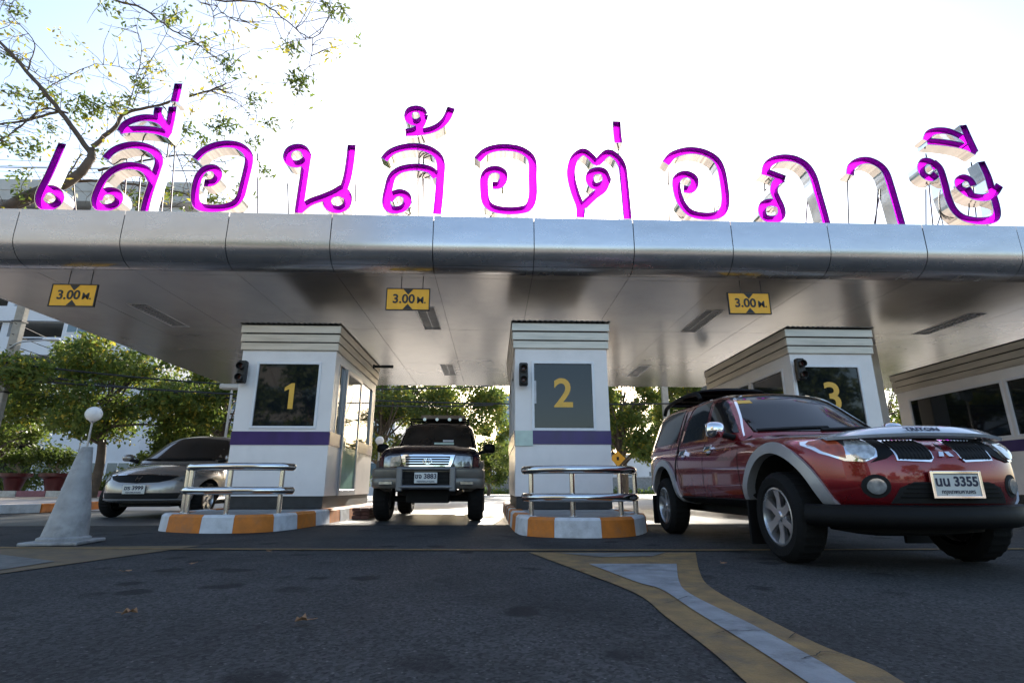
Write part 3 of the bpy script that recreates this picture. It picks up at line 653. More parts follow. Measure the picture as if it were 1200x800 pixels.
class Car:
    def __init__(s, name, label, cat, loc, rz, sc):
        s.t = thing(name, label, cat, loc, rz); s.t.scale = (sc,)*3; s.bv = []
    def body(s, name, V, F, m, cuts=(), R=.4, yin=.45, sharp=35):
        s.bv.append(BVHTree.FromPolygons(V, F)); mb = MB().add(V, F); o = mb.build(name, [m, M_DARK], s.t, smooth=sharp)
        fixnormals(o)
        if cuts:
            cb = MB()
            for x, z in cuts:
                for sg in (-1, 1):
                    n = 36; y0, y1 = sg*yin, sg*1.5
                    vs = [(x+R*cos(2*pi*k/n), y, z+R*sin(2*pi*k/n)) for y in (min(y0, y1), max(y0, y1)) for k in range(n)]
                    cb.add(vs, [tuple(range(n-1, -1, -1)), tuple(range(n, 2*n))]+[(k, (k+1) % n, n+(k+1) % n, n+k) for k in range(n)])
            cb.mi = [1]*len(cb.f); c = cb.build('cut', [m, M_DARK]); fixnormals(c)
            c.parent = s.t
            md = o.modifiers.new('b', 'BOOLEAN'); md.operation = 'DIFFERENCE'; md.object = c; md.solver = 'EXACT'
            bpy.context.view_layer.update()
            me = bpy.data.meshes.new_from_object(o.evaluated_get(bpy.context.evaluated_depsgraph_get())); me.name = name
            o.modifiers.clear(); o.data = me; bpy.data.objects.remove(c)
            me.polygons.foreach_set('use_smooth', [True]*len(me.polygons)); me.set_sharp_from_angle(angle=radians(sharp))
        return o
    def cast(s, q, d):
        best = None
        for b in s.bv:
            h = b.ray_cast(q, -d)
            if h[0] is not None and (best is None or h[3] < best[3]): best = h
        return best
    def patch(s, name, poly, d, off, m, thick=.012, grid=.05, parent=None, mirror=False, sm=True, pure=False):
        """cut-out laid on the shell: poly in (s, z), s along (-dy, dx)"""
        d = Vector(d).normalized(); h = Vector((-d.y, d.x, 0)).normalized()
        n = len(poly); P = []
        for i in range(n):
            a = Vector(poly[i]); b = Vector(poly[(i+1) % n]); k = max(1, int((b-a).length/grid))
            for j in range(k): P.append(a.lerp(b, j/k))
        nb = len(P); xs = [q.x for q in P]; ys = [q.y for q in P]
        def inside(x, y):
            c = False
            for i in range(nb):
                a, b = P[i], P[(i+1) % nb]
                if (a.y > y) != (b.y > y) and x < (b.x-a.x)*(y-a.y)/(b.y-a.y)+a.x: c = not c
            return c
        G = []
        gx = min(xs)+grid/2
        while gx < max(xs):
            gy_ = min(ys)+grid/2
            while gy_ < max(ys):
                if inside(gx, gy_) and min((Vector((gx, gy_))-q).length for q in P) > grid*.45: G.append(Vector((gx, gy_)))
                gy_ += grid
            gx += grid
        vv, _, ff, _, _, _ = delaunay_2d_cdt(P+G, [(i, (i+1) % nb) for i in range(nb)], [], 1, 1e-5, True)
        V = []; NR = []
        last = None
        for v in vv:
            q = h*v.x+Vector((0, 0, v.y))+d*6
            hit = s.cast(q, d)
            if hit is None:
                best = min((b.find_nearest(q-d*6+d*.6) for b in s.bv), key=lambda r: r[3]); hit = best
            nn = hit[1]
            if nn.dot(d) < 0: nn = -nn
            V.append(hit[0]); NR.append(nn)
        VO = [p_+(nn*off if not pure else d*off) for p_, nn in zip(V, NR)]
        ec = {}
        F = []
        for f in ff:
            f = list(f); cc_ = sum((vv[i_] for i_ in f), Vector((0, 0)))/len(f)
            if not inside(cc_.x, cc_.y): continue
            a = (VO[f[1]]-VO[f[0]]).cross(VO[f[2]]-VO[f[0]])
            if a.dot(d) < 0: f.reverse()
            F.append(tuple(f))
            for i in range(len(f)): ec[(f[i], f[(i+1) % len(f)])] = 1
        bnd = [(a, b) for (a, b) in ec if (b, a) not in ec]
        for a, b in bnd:
            k = len(VO); VO += [VO[a]-NR[a]*(off+thick), VO[b]-NR[b]*(off+thick)]; F.append((b, a, k, k+1))
        out = []
        for mi in ((False, True) if mirror else (False,)):
            vs = [(v.x, -v.y, v.z) for v in VO] if mi else VO; fs = [tuple(reversed(f)) for f in F] if mi else F
            out.append(MB().add(vs, fs).build(name, m, parent or s.t, smooth=40 if sm else False))
        return out
    def line(s, name, pts, wd, d, off, m, mirror=False, k=5, thick=.008, parent=None, grid=.06):
        P = catmull([(a, b, 0) for a, b in pts], k) if len(pts) > 2 and k > 1 else [Vector((a, b, 0)) for a, b in pts]
        L_, R_ = [], []; n = len(P)
        for i in range(n):
            t = (P[min(i+1, n-1)]-P[max(i-1, 0)]).normalized(); nn = Vector((-t.y, t.x, 0)); a = P[i]+nn*wd/2; b = P[i]-nn*wd/2
            L_.append((a.x, a.y)); R_.append((b.x, b.y))
        return s.patch(name, L_+R_[::-1], d, off, m, thick, grid, parent, mirror)
    def wheel(s, x, y, z, R, w, spokes, rimr=.62, label=None):
        sg = 1 if y > 0 else -1
        e = bpy.data.objects.new('wheel', None); COL.objects.link(e); e.parent = s.t; e.location = (x, y, z); e.rotation_euler = (0, 0, 0 if sg > 0 else pi)
        rr = R*rimr
        mb = MB(); pr_ = [(rr, -w/2+.015), (rr+.02, -w/2), (R*.86, -w/2-.004), (R*.95, -w/2+.02), (R, -w/2+.05), (R, w/2-.05), (R*.95, w/2-.02), (R*.86, w/2+.004), (rr+.02, w/2), (rr, w/2-.015)]
        # tread blocks: alternate radius
        vs = []; fs = []; seg = 64; n = len(pr_)
        for k in range(seg):
            a = 2*pi*k/seg
            for i, (r_, h_) in enumerate(pr_):
                r2 = r_-(.009 if (k % 2 and i in (3, 4, 5, 6)) else 0); vs.append((r2*cos(a), h_, r2*sin(a)))
        for k in range(seg):
            k2 = (k+1) % seg
            for i in range(n-1): fs.append((k*n+i, k*n+i+1, k2*n+i+1, k2*n+i))
        mb.add(vs, fs); mb.build('tyre', M_TYRE, e, smooth=25)
        mb = MB(); mb.lathe([(rr+.003, w/2-.012), (rr-.012, w/2-.008), (rr-.02, w/2-.03), (rr-.03, -w/2+.03)], (0, 0, 0), 'y', 40)
        # hub and spokes
        yo = w/2-.035
        mb.lathe([(0, yo+.012), (.035, yo+.012), (.045, yo), (.085, yo-.008), (.09, yo-.04)], (0, 0, 0), 'y', 24)
        for k in range(spokes):
            a = 2*pi*k/spokes+pi/2; ca, sa = cos(a), sin(a)
            def q(r_, wd, y_): return [(r_*ca-wd*sa, y_, r_*sa+wd*ca), (r_*ca+wd*sa, y_, r_*sa-wd*ca)]
            A = q(.05, .034, yo)+q(.05, .034, yo-.03)+q(rr*.6, .03, yo-.004)+q(rr*.6, .03, yo-.035)+q(rr-.015, .05, yo+.012)+q(rr-.015, .05, yo-.04)
            F_ = []
            for j in (0, 4): F_ += [(j, j+1, j+5, j+4), (j+2, j+6, j+7, j+3), (j, j+4, j+6, j+2), (j+1, j+3, j+7, j+5)]
            mb.add(A, F_)
        o = mb.build('rim', M_RIM, e, smooth=35); fixnormals(o)
        mb = MB(); mb.lathe([(.0, 0), (rr-.02, 0), (rr-.02, -.02), (0, -.02)], (0, yo-.09, 0), 'y', 32); mb.build('brake_backing', M_DARK, e)
        return e
    def plate(s, txt, x, z, tilt=0, w=.36, h=.16, frame=None):
        e = MB().box(-.012, 0, -w/2, w/2, -h/2, h/2).build('number_plate', M_PLATE, s.t, (x, 0, z), bevel=.004); e.rotation_euler = (0, tilt, 0)
        text_obj('plate_number', txt, h*.62, M_INK, e, (.0015, 0, h*.13), (pi/2, 0, pi/2), .03, .0012)
        text_obj('plate_province', 'กรุงเทพมหานคร', h*.26, M_INK, e, (.0015, 0, -h*.33), (pi/2, 0, pi/2), .015, .0012)
        if frame:
            mb = MB(); f = .022
            for q in ((-w/2-f, -w/2, -h/2-f, h/2+f), (w/2, w/2+f, -h/2-f, h/2+f), (-w/2, w/2, h/2, h/2+f), (-w/2, w/2, -h/2-f, -h/2)): mb.box(-.014, .008, *q)
            mb.build('plate_frame', frame, e, bevel=.004)
        return e
SIDE = (0, -1, 0); FRONT = (1, 0, 0)
def loft_bar(car, name, path, prof, m, sm=45):
    vs = []; fs = []; P = catmull(path, 5); n_ = len(prof)
    for i, p in enumerate(P):
        t_ = (P[min(i+1, len(P)-1)]-P[max(0, i-1)]).normalized(); nn = Vector((t_.y, -t_.x, 0)).normalized()
        for a, b in prof: vs.append(p+nn*a+Vector((0, 0, b)))
    for i in range(len(P)-1):
        for j in range(n_): fs.append((i*n_+j, (i+1)*n_+j, (i+1)*n_+(j+1) % n_, i*n_+(j+1) % n_))
    fs += [tuple(range(n_)), tuple((len(P)-1)*n_+j for j in range(n_-1, -1, -1))]
    return fixnormals(MB().add(vs, fs).build(name, m, car.t, smooth=sm))
def arc_pts(cx, cz, r, a0, a1, n=22): return [(cx+r*cos(radians(a0+(a1-a0)*i/n)), cz+r*sin(radians(a0+(a1-a0)*i/n))) for i in range(n+1)]
def mirror_unit(car, x, y, z, m, parent_name='wing_mirror', sx=.13, sy=.2, sz=.17, out=None):
    for sg in (-1, 1):
        V, F = shell(lambda b, c: sx*.5-.03*b*b-.03*c*c, lambda b, c: -sx*.5, lambda X, Z: sy*.5*(1-.1*abs(X)/sx), lambda X, b: sz*.5, lambda X: -sz*.5, 3.2, (8, 10, 8))
        o = MB().add([(v[0], v[1]*1, v[2]) for v in V], F).build(parent_name, m, car.t, (x, sg*y, z), smooth=60); fixnormals(o)
        MB().box(-sx*.5-.006, -sx*.5+.002, -sy*.4, sy*.4, -sz*.38, sz*.38).build('mirror_glass', M_CHROME, o)
        mb = MB(); mb.tube([(0, -sg*sy*.3, -sz*.3), (0, -sg*(sy*.5+.1), -sz*.5)], [.03, .035], 8); mb.build('mirror_arm', M_PLAS, o)

# --- the red pickup
c = Car('pickup_truck', 'dark red double-cab pickup with silver wheel arches and a pale bonnet deflector', 'pickup truck', (3.07, 4.37, 0), -pi/2+.0114, .918)
zh = smoothf([(-4.2, 1.13), (-3.5, 1.16), (-2.4, 1.14), (-1.2, 1.12), (-.6, 1.12), (-.2, 1.10), (.3, 1.055), (.62, 1.0), (.84, .93)])
zbf = lerpf([(-4.2, .55), (-3.6, .46), (-3, .43), (0, .43), (.5, .42), (.9, .40)])
Wf = smoothf([(-4.2, .80), (-3.5, .86), (-2, .875), (-.5, .88), (0, .885), (.35, .87), (.62, .82), (.9, .74)])
V, F = shell(lambda b, cc: .86-.22*abs(b)**2.8-.05*max(0, cc)**2-.05*max(0, -cc)**2, lambda b, cc: -4.15+.06*b*b, lambda X, Z: Wf(X)*(1-.05*max(0, (Z-.85)/.3)**1.5-.06*max(0, (.62-Z)/.25)),
            lambda X, b: zh(X)-(.035*b*b if X > -.3 else .02*b*b), zbf, 9, (70, 30, 16))
c.body('body', V, F, M_RED, [(0, .40), (-3.0, .40)], .505, .5)
zr = smoothf([(-4.2, 1.60), (-3.9, 1.70), (-3.3, 1.76), (-2.5, 1.75), (-1.7, 1.72), (-1.2, 1.68), (-.4, 1.66)])
V, F = shell(lambda b, cc: -.34-.10*b*b-(cc+1)/2*(.92+.0*b), lambda b, cc: -4.12+(cc+1)/2*.42, lambda X, Z: (.83-.20*max(0, (Z-1.1)/.62))*(1 if X > -3.6 else 1-.05*(-3.6-X)), lambda X, b: zr(X)-.05*b*b, lambda X: .98, 9, (60, 24, 14))
gb = c.body('cab', V, F, M_RED, sharp=50)
# glazing
ws = [(-.66, 1.16), (.66, 1.16), (.63, 1.35), (.55, 1.62), (0, 1.645), (-.55, 1.62), (-.63, 1.35)]
c.patch('windscreen', ws, FRONT, .006, M_CGLASS, .01, .06)
c.patch('front_window', [(-.82, 1.17), (-1.02, 1.34), (-1.28, 1.55), (-1.42, 1.615), (-1.52, 1.62), (-1.52, 1.17)], SIDE, .006, M_CGLASS, .01, .06, mirror=True)
c.patch('rear_window', [(-1.62, 1.17), (-1.62, 1.62), (-2.1, 1.61), (-2.26, 1.45), (-2.34, 1.17)], SIDE, .006, M_CGLASS, .01, .06, mirror=True)
c.patch('canopy_window', [(-2.58, 1.2), (-2.5, 1.63), (-3.1, 1.65), (-3.55, 1.58), (-3.78, 1.4), (-3.92, 1.2)], SIDE, .006, M_CGLASS, .01, .07, mirror=True)
c.line('window_trim', [(-.72, 1.12), (-1.0, 1.37), (-1.3, 1.60), (-1.5, 1.665), (-2.1, 1.655), (-2.32, 1.45), (-2.4, 1.14)], .012, SIDE, .008, M_CHROME, True)
c.line('cab_gap', [(-2.52, .62), (-2.47, 1.1), (-2.40, 1.66)], .05, SIDE, .003, M_PLAS, True)
for pts in ([(-.62, .5), (-.66, .8), (-.66, 1.12)], [(-1.57, .5), (-1.57, .9), (-1.57, 1.62)], [(-2.4, 1.12), (-2.42, .9), (-2.3, .72), (-2.35, .6)]): c.line('door_gap', pts, .012, SIDE, .0015, M_DARK, True)
c.line('door_gap', [(-.62, .5), (-1.5, .5), (-2.3, .5)], .012, SIDE, .0015, M_DARK, True)
c.line('sill_step', [(-.55, .47), (-1.5, .47), (-2.4, .47)], .07, SIDE, .02, M_PLAS, True)
for x in (-1.38, -2.2):
    c.patch('door_handle', [(x-.1, 1.0), (x+.1, 1.0), (x+.1, 1.045), (x-.1, 1.045)], SIDE, .035, M_CHROME, .0, .03, mirror=True)
    c.patch('handle_cup', arc_pts(x, 1.02, .065, 0, 345, 14), SIDE, .008, M_CHROME, .004, .03, mirror=True)
# silver arch flares
for cx in (0, -3.0):
    c.patch('arch_flare', arc_pts(cx, .40, .585, -4, 184, 34)+arc_pts(cx, .40, .50, 184, -4, 34), SIDE, .03, M_SILV, .05, .03, mirror=True)
for sg in (-1, 1):
    for x in (-.50, -3.5): MB().box(x-.015, x+.015, sg*.6, sg*.9, .1, .5).build('mud_flap', M_PLAS, c.t, bevel=.004) if sg > 0 else MB().box(x-.015, x+.015, -.9, -.6, .1, .5).build('mud_flap', M_PLAS, c.t, bevel=.004)
# front: grille halves, headlights, fog lamps, bumper
dg = Vector((1, -.62, 0)); 
hl = [(-.86, .955), (-.60, .985), (-.36, .972), (-.36, .86), (-.44, .835), (-.58, .82), (-.74, .85)]
# headlight patches are cast straight back, wrapping onto the corner
hp = c.patch('headlight', [(-.81, .94), (-.80, .965), (-.60, .985), (-.47, .975), (-.455, .90), (-.48, .83), (-.56, .795), (-.66, .805), (-.76, .87)], FRONT, .012, M_CHROME, .02, .035, mirror=True)
for o, sg in zip(hp, (1, -1)):
    pass
for mir, sg in ((0, -1), (1, 1)):
    par = hp[0] if sg < 0 else hp[1]
    def Y(v): return v if sg < 0 else -v
    def ordr(pl): return [(Y(a), b) for a, b in pl]
    c.patch('lamp_lens', ordr(arc_pts(-.555, .888, .078, 0, 345, 20)), FRONT, .026, M_FOG, .01, .03, parent=par)
    c.patch('indicator', ordr([(-.79, .94), (-.77, .955), (-.65, .968), (-.64, .9), (-.65, .825), (-.69, .84), (-.745, .88)]), FRONT, .024, M_AMB, .008, .03, parent=par)
c.patch('lamp_surround', [(-.465, .972), (-.37, .975), (-.37, .85), (-.42, .82), (-.53, .79), (-.48, .825), (-.45, .9)], FRONT, .01, M_PLAS, .01, .03, mirror=True)
# grille surround chrome + dark recess + bars
gl_ = [(-.365, .955), (-.10, .96), (-.085, .93), (-.10, .82), (-.13, .79), (-.365, .80)]
for mi in (False, True):
    G_ = [((-a if mi else a), b) for a, b in gl_]
    fr_ = c.patch('grille', G_, FRONT, .012, M_CHROME, .01, .03)[0]
    cxg = sum(a for a, b in G_)/6; czg = sum(b for a, b in G_)/6
    c.patch('grille_recess', [(cxg+(a-cxg)*.9, czg+(b-czg)*.84) for a, b in G_], FRONT, .016, M_DARK, .006, .03, parent=fr_)
    for k in range(9):
        x = (-.345+k*.028); x = -x if mi else x
        c.line('grille_bar', [(x, .81), (x, .945)], .009, FRONT, .022, M_PLAS, parent=fr_, k=1)
c.patch('fog_recess', arc_pts(-.52, .62, .085, 0, 345, 18), FRONT, .003, M_DARK, .002, .03, mirror=True)
fo = c.patch('fog_lamp', arc_pts(-.52, .62, .055, 0, 345, 16), FRONT, .016, M_FOG, .02, .03, mirror=True)
c.patch('lower_grille', [(-.44, .50), (-.38, .61), (-.28, .65), (.28, .65), (.38, .61), (.44, .50)], FRONT, .004, M_DARK, .004, .05)
for k in range(4): c.line('lower_grille_bar', [(-.38+.02*k, .545+k*.03), (0, .545+k*.03), (.38-.02*k, .545+k*.03)], .008, FRONT, .012, M_PLAS, k=1)
# lower black bumper bar
loft_bar(c, 'bumper_bar', [(.40, -.87, .42), (.62, -.76, .42), (.82, -.44, .42), (.885, 0, .42), (.82, .44, .42), (.62, .76, .42), (.40, .87, .42)], [(-.12, .065), (-.02, .068), (.002, .055), (.004, .02), (.012, .01), (.012, -.05), (-.005, -.075), (-.06, -.10), (-.12, -.10)], M_PLAS)
loft_bar(c, 'under_guard', [(.2, -.6, .32), (.5, -.55, .32), (.66, -.3, .32), (.68, 0, .32), (.66, .3, .32), (.5, .55, .32), (.2, .6, .32)], [(-.3, .06), (0, .06), (-.05, -.04), (-.3, -.08)], M_DARK)
# bonnet deflector
mb = MB(); vs = []; fs = []; n = 24
for i in range(n+1):
    y = -.72+1.44*i/n; b = abs(y)/.72
    xb = .63-.22*b**2.6; z0 = 1.0-.02*b*b; e = .8*(1-.85*b**3)
    q = [(xb+.17, z0-.012), (xb+.185, z0+.01), (xb+.13, z0+.075*e), (xb+.03, z0+.10*e), (xb+.02, z0+.085*e), (xb+.12, z0+.055*e), (xb+.15, z0-.005)]
    for a, zz in q: vs.append((a, y, zz))
for i in range(n):
    for j in range(7): fs.append((i*7+j, i*7+(j+1) % 7, (i+1)*7+(j+1) % 7, (i+1)*7+j))
fs += [tuple(range(7)), tuple(n*7+j for j in range(6, -1, -1))]
df = fixnormals(MB().add(vs, fs).build('bonnet_deflector', M_DEFL, c.t, smooth=40))
text_obj('lettering', 'TRITON', .05, M_INK, df, (.7905, -.10, 1.0385), (pi/2-.84, 0, pi/2), .03, .0015, sx=1.5)
c.line('deflector_base', [(-.69, .965), (-.4, .985), (0, .99), (.4, .985), (.69, .965)], .035, FRONT, .014, M_PLAS)
# three-diamond emblem
em = []
for a in (90, 210, 330):
    ca, sa = cos(radians(a)), sin(radians(a)); r_ = .05
    def pt_(u, v): return (u*ca-v*sa, .862+u*sa+v*ca)
    c.patch('emblem', [pt_(.004, 0), pt_(.033, -.019), pt_(.066, 0), pt_(.033, .019)], FRONT, .014, M_CHROME, .006, .02, sm=False)
c.plate('นน 3355', .89, .63, 0, .34, .15, M_CHROME)
mirror_unit(c, -.86, .98, 1.2, M_CHROME)
for x, z in ((0, .385), (-3.0, .385)):
    for sg in (-1, 1): c.wheel(x, sg*.775, .372, .372, .25, 6, .64)
MB().box(-3.9, .3, -.42, .42, .3, .5).build('chassis', M_DARK, c.t)
mb = MB(); mb.tube([(0, -.7, .38), (0, .7, .38)], .05, 8); mb.build('axle', M_DARK, c.t); mb = MB(); mb.tube([(-3, -.7, .38), (-3, .7, .38)], .06, 8); mb.build('axle', M_DARK, c.t)
# roof rack on canopy
rk = None
mb = MB()
for sg in (-1, 1): mb.tube(catmull([(-2.35, sg*.5, 1.76), (-2.5, sg*.5, 1.86), (-3.1, sg*.5, 1.89), (-3.7, sg*.5, 1.84), (-3.85, sg*.5, 1.74)], 5), .03, 8)
for x in (-2.6, -3.0, -3.4, -3.65): mb.tube([(x, -.5, 1.86), (x, .5, 1.86)], .022, 8)
mb.build('roof_rack', M_PLAS, c.t, smooth=50)
V, F = shell(lambda b, cc: -2.35-.05*cc, lambda b, cc: -3.6, lambda X, Z: .52, lambda X, b: 1.96-.04*b*b-.05*(X+2.9)**2, lambda X: 1.87, 4, (14, 10, 4))
MB().add(V, F).build('roof_cargo_cover', M_PLAS, c.t, smooth=60)
c.line('wiper', [(-.62, 1.17), (-.2, 1.19), (.1, 1.20)], .018, FRONT, .02, M_PLAS, k=1)
c.line('wiper', [(0.0, 1.17), (.35, 1.19), (.62, 1.2)], .018, FRONT, .02, M_PLAS, k=1)
c.patch('windscreen_sticker', [(-.55, 1.52), (-.42, 1.52), (-.42, 1.56), (-.55, 1.56)], FRONT, .009, M_NUM, .002, .05)

# --- dark SUV in the middle lane
c = Car('suv', 'dark wine-coloured boxy off-roader coming through the lane between booths 1 and 2', 'car', (-1.10, 9.92, 0), -pi/2+.0135, 1.033)
zh = smoothf([(-3.4, 1.24), (-2, 1.24), (-.7, 1.27), (-.2, 1.265), (.3, 1.23), (.6, 1.17), (.72, 1.09)])
Wf = smoothf([(-3.4, .82), (-2.5, .86), (0, .87), (.4, .86), (.72, .80)])
V, F = shell(lambda b, cc: .70-.12*abs(b)**3-.05*max(0, cc)**3, lambda b, cc: -3.45, lambda X, Z: Wf(X)*(1-.05*max(0, (Z-.95)/.25)), lambda X, b: zh(X)-.04*b**4+(.015 if abs(b) < .55 else 0), lerpf([(-3.5, .55), (.3, .5), (.8, .52)]), 10, (56, 30, 14))
c.body('body', V, F, M_WINE, [(0, .42), (-2.67, .42)], .46, .5)
zr = smoothf([(-3.4, 1.78), (-2, 1.82), (-1.2, 1.80), (-.6, 1.76)])
V, F = shell(lambda b, cc: -.52-.08*b*b-(cc+1)/2*.62, lambda b, cc: -3.35+(cc+1)/2*.2, lambda X, Z: .81-.16*max(0, (Z-1.12)/.68), lambda X, b: zr(X)-.04*b*b, lambda X: 1.05, 10, (44, 24, 12))
c.body('cabin', V, F, M_WINE, sharp=50)
wsg = c.patch('windscreen', [(-.68, 1.29), (.68, 1.29), (.65, 1.42), (.585, 1.735), (0, 1.75), (-.585, 1.735), (-.65, 1.42)], FRONT, .006, mat('brownish windscreen', (.030, .025, .021), .08, 0, .3, 3, spec=.6), .01, .06)[0]
c.patch('front_window', [(-.8, 1.2), (-1.18, 1.68), (-1.6, 1.7), (-1.6, 1.2)], SIDE, .006, M_CGLASS, .01, .07, mirror=True)
c.patch('rear_window', [(-1.7, 1.2), (-1.7, 1.7), (-2.4, 1.7), (-2.45, 1.2)], SIDE, .006, M_CGLASS, .01, .07, mirror=True)
c.patch('quarter_window', [(-2.55, 1.2), (-2.52, 1.7), (-3.1, 1.68), (-3.2, 1.2)], SIDE, .006, M_CGLASS, .01, .07, mirror=True)
for pts in ([(-.7, .56), (-.72, 1.16)], [(-1.65, .56), (-1.65, 1.7)], [(-2.5, 1.1), (-2.3, .7)]): c.line('door_gap', pts, .012, SIDE, .0015, M_DARK, True, k=1)
c.patch('dash_paper', [(.12, 1.38), (.32, 1.38), (.32, 1.42), (.12, 1.42)], FRONT, .009, M_KWHITE, .002, .05)
c.patch('dash_paper', [(-.04, 1.33), (.33, 1.33), (.33, 1.365), (-.04, 1.365)], FRONT, .009, M_PAPER, .002, .05)
# grille
gf = c.patch('grille', [(-.44, 1.055), (.44, 1.055), (.40, .93), (.37, .87), (-.37, .87), (-.40, .93)], FRONT, .014, M_CHROME, .01, .04)[0]
c.patch('grille_recess', [(-.365, 1.03), (.365, 1.03), (.34, .89), (-.34, .89)], FRONT, .017, M_DARK, .004, .04, parent=gf)
for z in (.925, .962, .999): c.line('grille_bar', [(-.35, z), (0, z), (.35, z)], .009, FRONT, .026, M_CHROME, k=1, parent=gf)
# ring emblem: two crossing ovals in one
def oval(rx, rz, cz, n=24): return [(rx*cos(2*pi*i/n), cz+rz*sin(2*pi*i/n)) for i in range(n+1)]
ep = c.cast(Vector((6, 0, .958)), Vector((1, 0, 0)))[0].x+.03
for rx, rz, dz in ((.072, .048, 0), (.026, .046, 0), (.052, .016, .027)):
    MB().tube([(ep, rx*cos(2*pi*i/24), .958+dz+rz*sin(2*pi*i/24)) for i in range(25)], .0055, 6).build('emblem', M_CHROME, gf, smooth=60)
hs = c.patch('headlight', [(-.72, 1.03), (-.45, 1.045), (-.42, .93), (-.45, .875), (-.71, .87)], FRONT, .012, M_LENS, .02, .04, mirror=True)
c.patch('indicator', [(-.82, 1.01), (-.745, 1.03), (-.735, .87), (-.81, .87)], FRONT, .014, mat('dull red lamp', (.09, .018, .015), .2, 0, .1), .02, .04, mirror=True)
# bumper: silver-grey wide loft
M_GUN = mat('grey bumper', (.19, .175, .15), .35, .4, .1, 6)
pth = [(.35, -.90, .68), (.58, -.86, .68), (.70, -.70, .68), (.76, -.4, .68), (.76, .4, .68), (.70, .70, .68), (.58, .86, .68), (.35, .90, .68)]
loft_bar(c, 'bumper', pth, [(-.12, .16), (0, .165), (.03, .14), (.035, .03), (.02, .01), (.035, -.01), (.03, -.12), (0, -.15), (-.12, -.15)], M_GUN)
MB().box(.70, .803, -.37, .37, .58, .79).build('bumper_opening', M_DARK, c.t, bevel=.01)
for z in (.63, .69, .75): MB().box(.80, .809, -.36, .36, z-.006, z+.006).build('intake_slat', M_PLAS, c.t)
for sg in (-1, 1):
    MB().box(.72, .87, sg*.42-.05, sg*.42+.05, .48, .86).build('over_rider', mat('silver bar', (.16, .16, .165), .35, .6, .1), c.t, bevel=.02, bseg=2)
    pass
    c.wheel(0, sg*.78, .42, .42, .25, 6, .58); c.wheel(-2.67, sg*.78, .42, .42, .29, 6, .58)
mb = MB(); mb.tube([(.84, -.42, .55), (.84, .42, .55)], .035, 10); mb.build('bull_bar_tube', mat('silver bar', (.16, .16, .165), .35, .6, .1), c.t, smooth=50)
mb = MB(); mb.tube([(.84, -.42, .83), (.84, .42, .83)], .028, 10); mb.build('bull_bar_tube', MT['silver bar'], c.t, smooth=50)
for sg in (-1, 1): MB().box(.735, .80, sg*.64-.11, sg*.64+.11, .58, .645).build('bumper_lamp', M_LENS, c.t, bevel=.012)
c.plate('ขจ 3883', .875, .69, 0, .36, .165)
for cx in (0, -2.67): c.patch('arch_flare', arc_pts(cx, .44, .55, -8, 188, 30)+arc_pts(cx, .44, .44, 188, -8, 30), SIDE, .05, M_GUN, .05, .04, mirror=True)
mirror_unit(c, -.78, 1.01, 1.26, M_PLAS, sx=.12, sy=.22, sz=.17)
mb = MB(); mb.tube([(.05, -.65, .36), (.05, .65, .36)], .05, 8); mb.build('axle', M_DARK, c.t)
mb = MB(); mb.tube([(-2.67, -.65, .4), (-2.67, .65, .4)], .06, 8); mb.lathe([(0, -.12), (.14, -.08), (.16, 0), (.14, .08), (0, .12)], (-2.67, 0, .4), 'y', 14); mb.build('axle', M_DARK, c.t)
MB().box(-3.3, .5, -.45, .45, .42, .6).build('chassis', M_DARK, c.t); MB().box(.1, .5, -.35, .35, .3, .45).build('sump_guard', M_DARK, c.t, bevel=.02)
mb = MB()
for sg in (-1, 1):
    mb.tube([(-1.3, sg*.58, 1.84), (-3.1, sg*.58, 1.86)], .018, 8)
    for x in (-1.4, -2.2, -3.0): mb.tube([(x, sg*.58, 1.76), (x, sg*.58, 1.86)], .015, 6)
for x in (-1.35, -1.8, -2.3, -2.8): mb.tube([(x, -.6, 1.88), (x, .6, 1.88)], .016, 8)
mb.build('roof_rack', M_PLAS, c.t, smooth=50)
MB().box(-2.6, -1.6, -.42, .5, 1.9, 2.0).build('roof_luggage', mat('tan luggage', (.26, .19, .14), .7, 0, .2), c.t, bevel=.03, bseg=2)
for y in (-.3, -.05, .2, .42):
    mb = MB(); mb.lathe([(0, .03), (.032, .03), (.038, .01), (.03, -.05), (0, -.06)], (-1.3, y, 1.87), 'x', 14); mb.build('roof_lamp', M_LENS, c.t, smooth=50)

# --- grey hatchback at left
c = Car('hatchback', 'grey hatchback stopped left of booth 1, partly behind the steel rail', 'car', (-6.62, 11.3, 0), -pi/2+.03, 1.16)
zh = smoothf([(-3.2, .98), (-2.2, .95), (-1.2, .93), (-.5, .92), (-.2, .905), (.2, .85), (.5, .77), (.72, .66)])
Wf = smoothf([(-3.2, .74), (-2.4, .82), (-1, .84), (0, .835), (.35, .80), (.76, .68)])
V, F = shell(lambda b, cc: .74-.30*abs(b)**2.4-.10*max(0, cc)**2, lambda b, cc: -3.1, lambda X, Z: Wf(X)*(1-.10*max(0, (Z-.62)/.32)**1.5), lambda X, b: zh(X)-.09*b*b*(1 if X > -.4 else .3), lerpf([(-3.1, .3), (.2, .2), (.8, .22)]), 6.5, (60, 30, 14))
c.body('body', V, F, M_GREYP, [(0, .29), (-2.45, .29)], .34, .5)
zr = smoothf([(-3.0, 1.30), (-2.4, 1.44), (-1.7, 1.50), (-1.1, 1.46), (-.3, 1.36)])
V, F = shell(lambda b, cc: -.02-.14*b*b-(cc+1)/2*1.0, lambda b, cc: -2.95+(cc+1)/2*.3, lambda X, Z: .76-.17*max(0, (Z-.95)/.5), lambda X, b: zr(X)-.06*b*b, lambda X: .85, 6.5, (44, 24, 12))
c.body('cabin', V, F, M_GREYP, sharp=50)
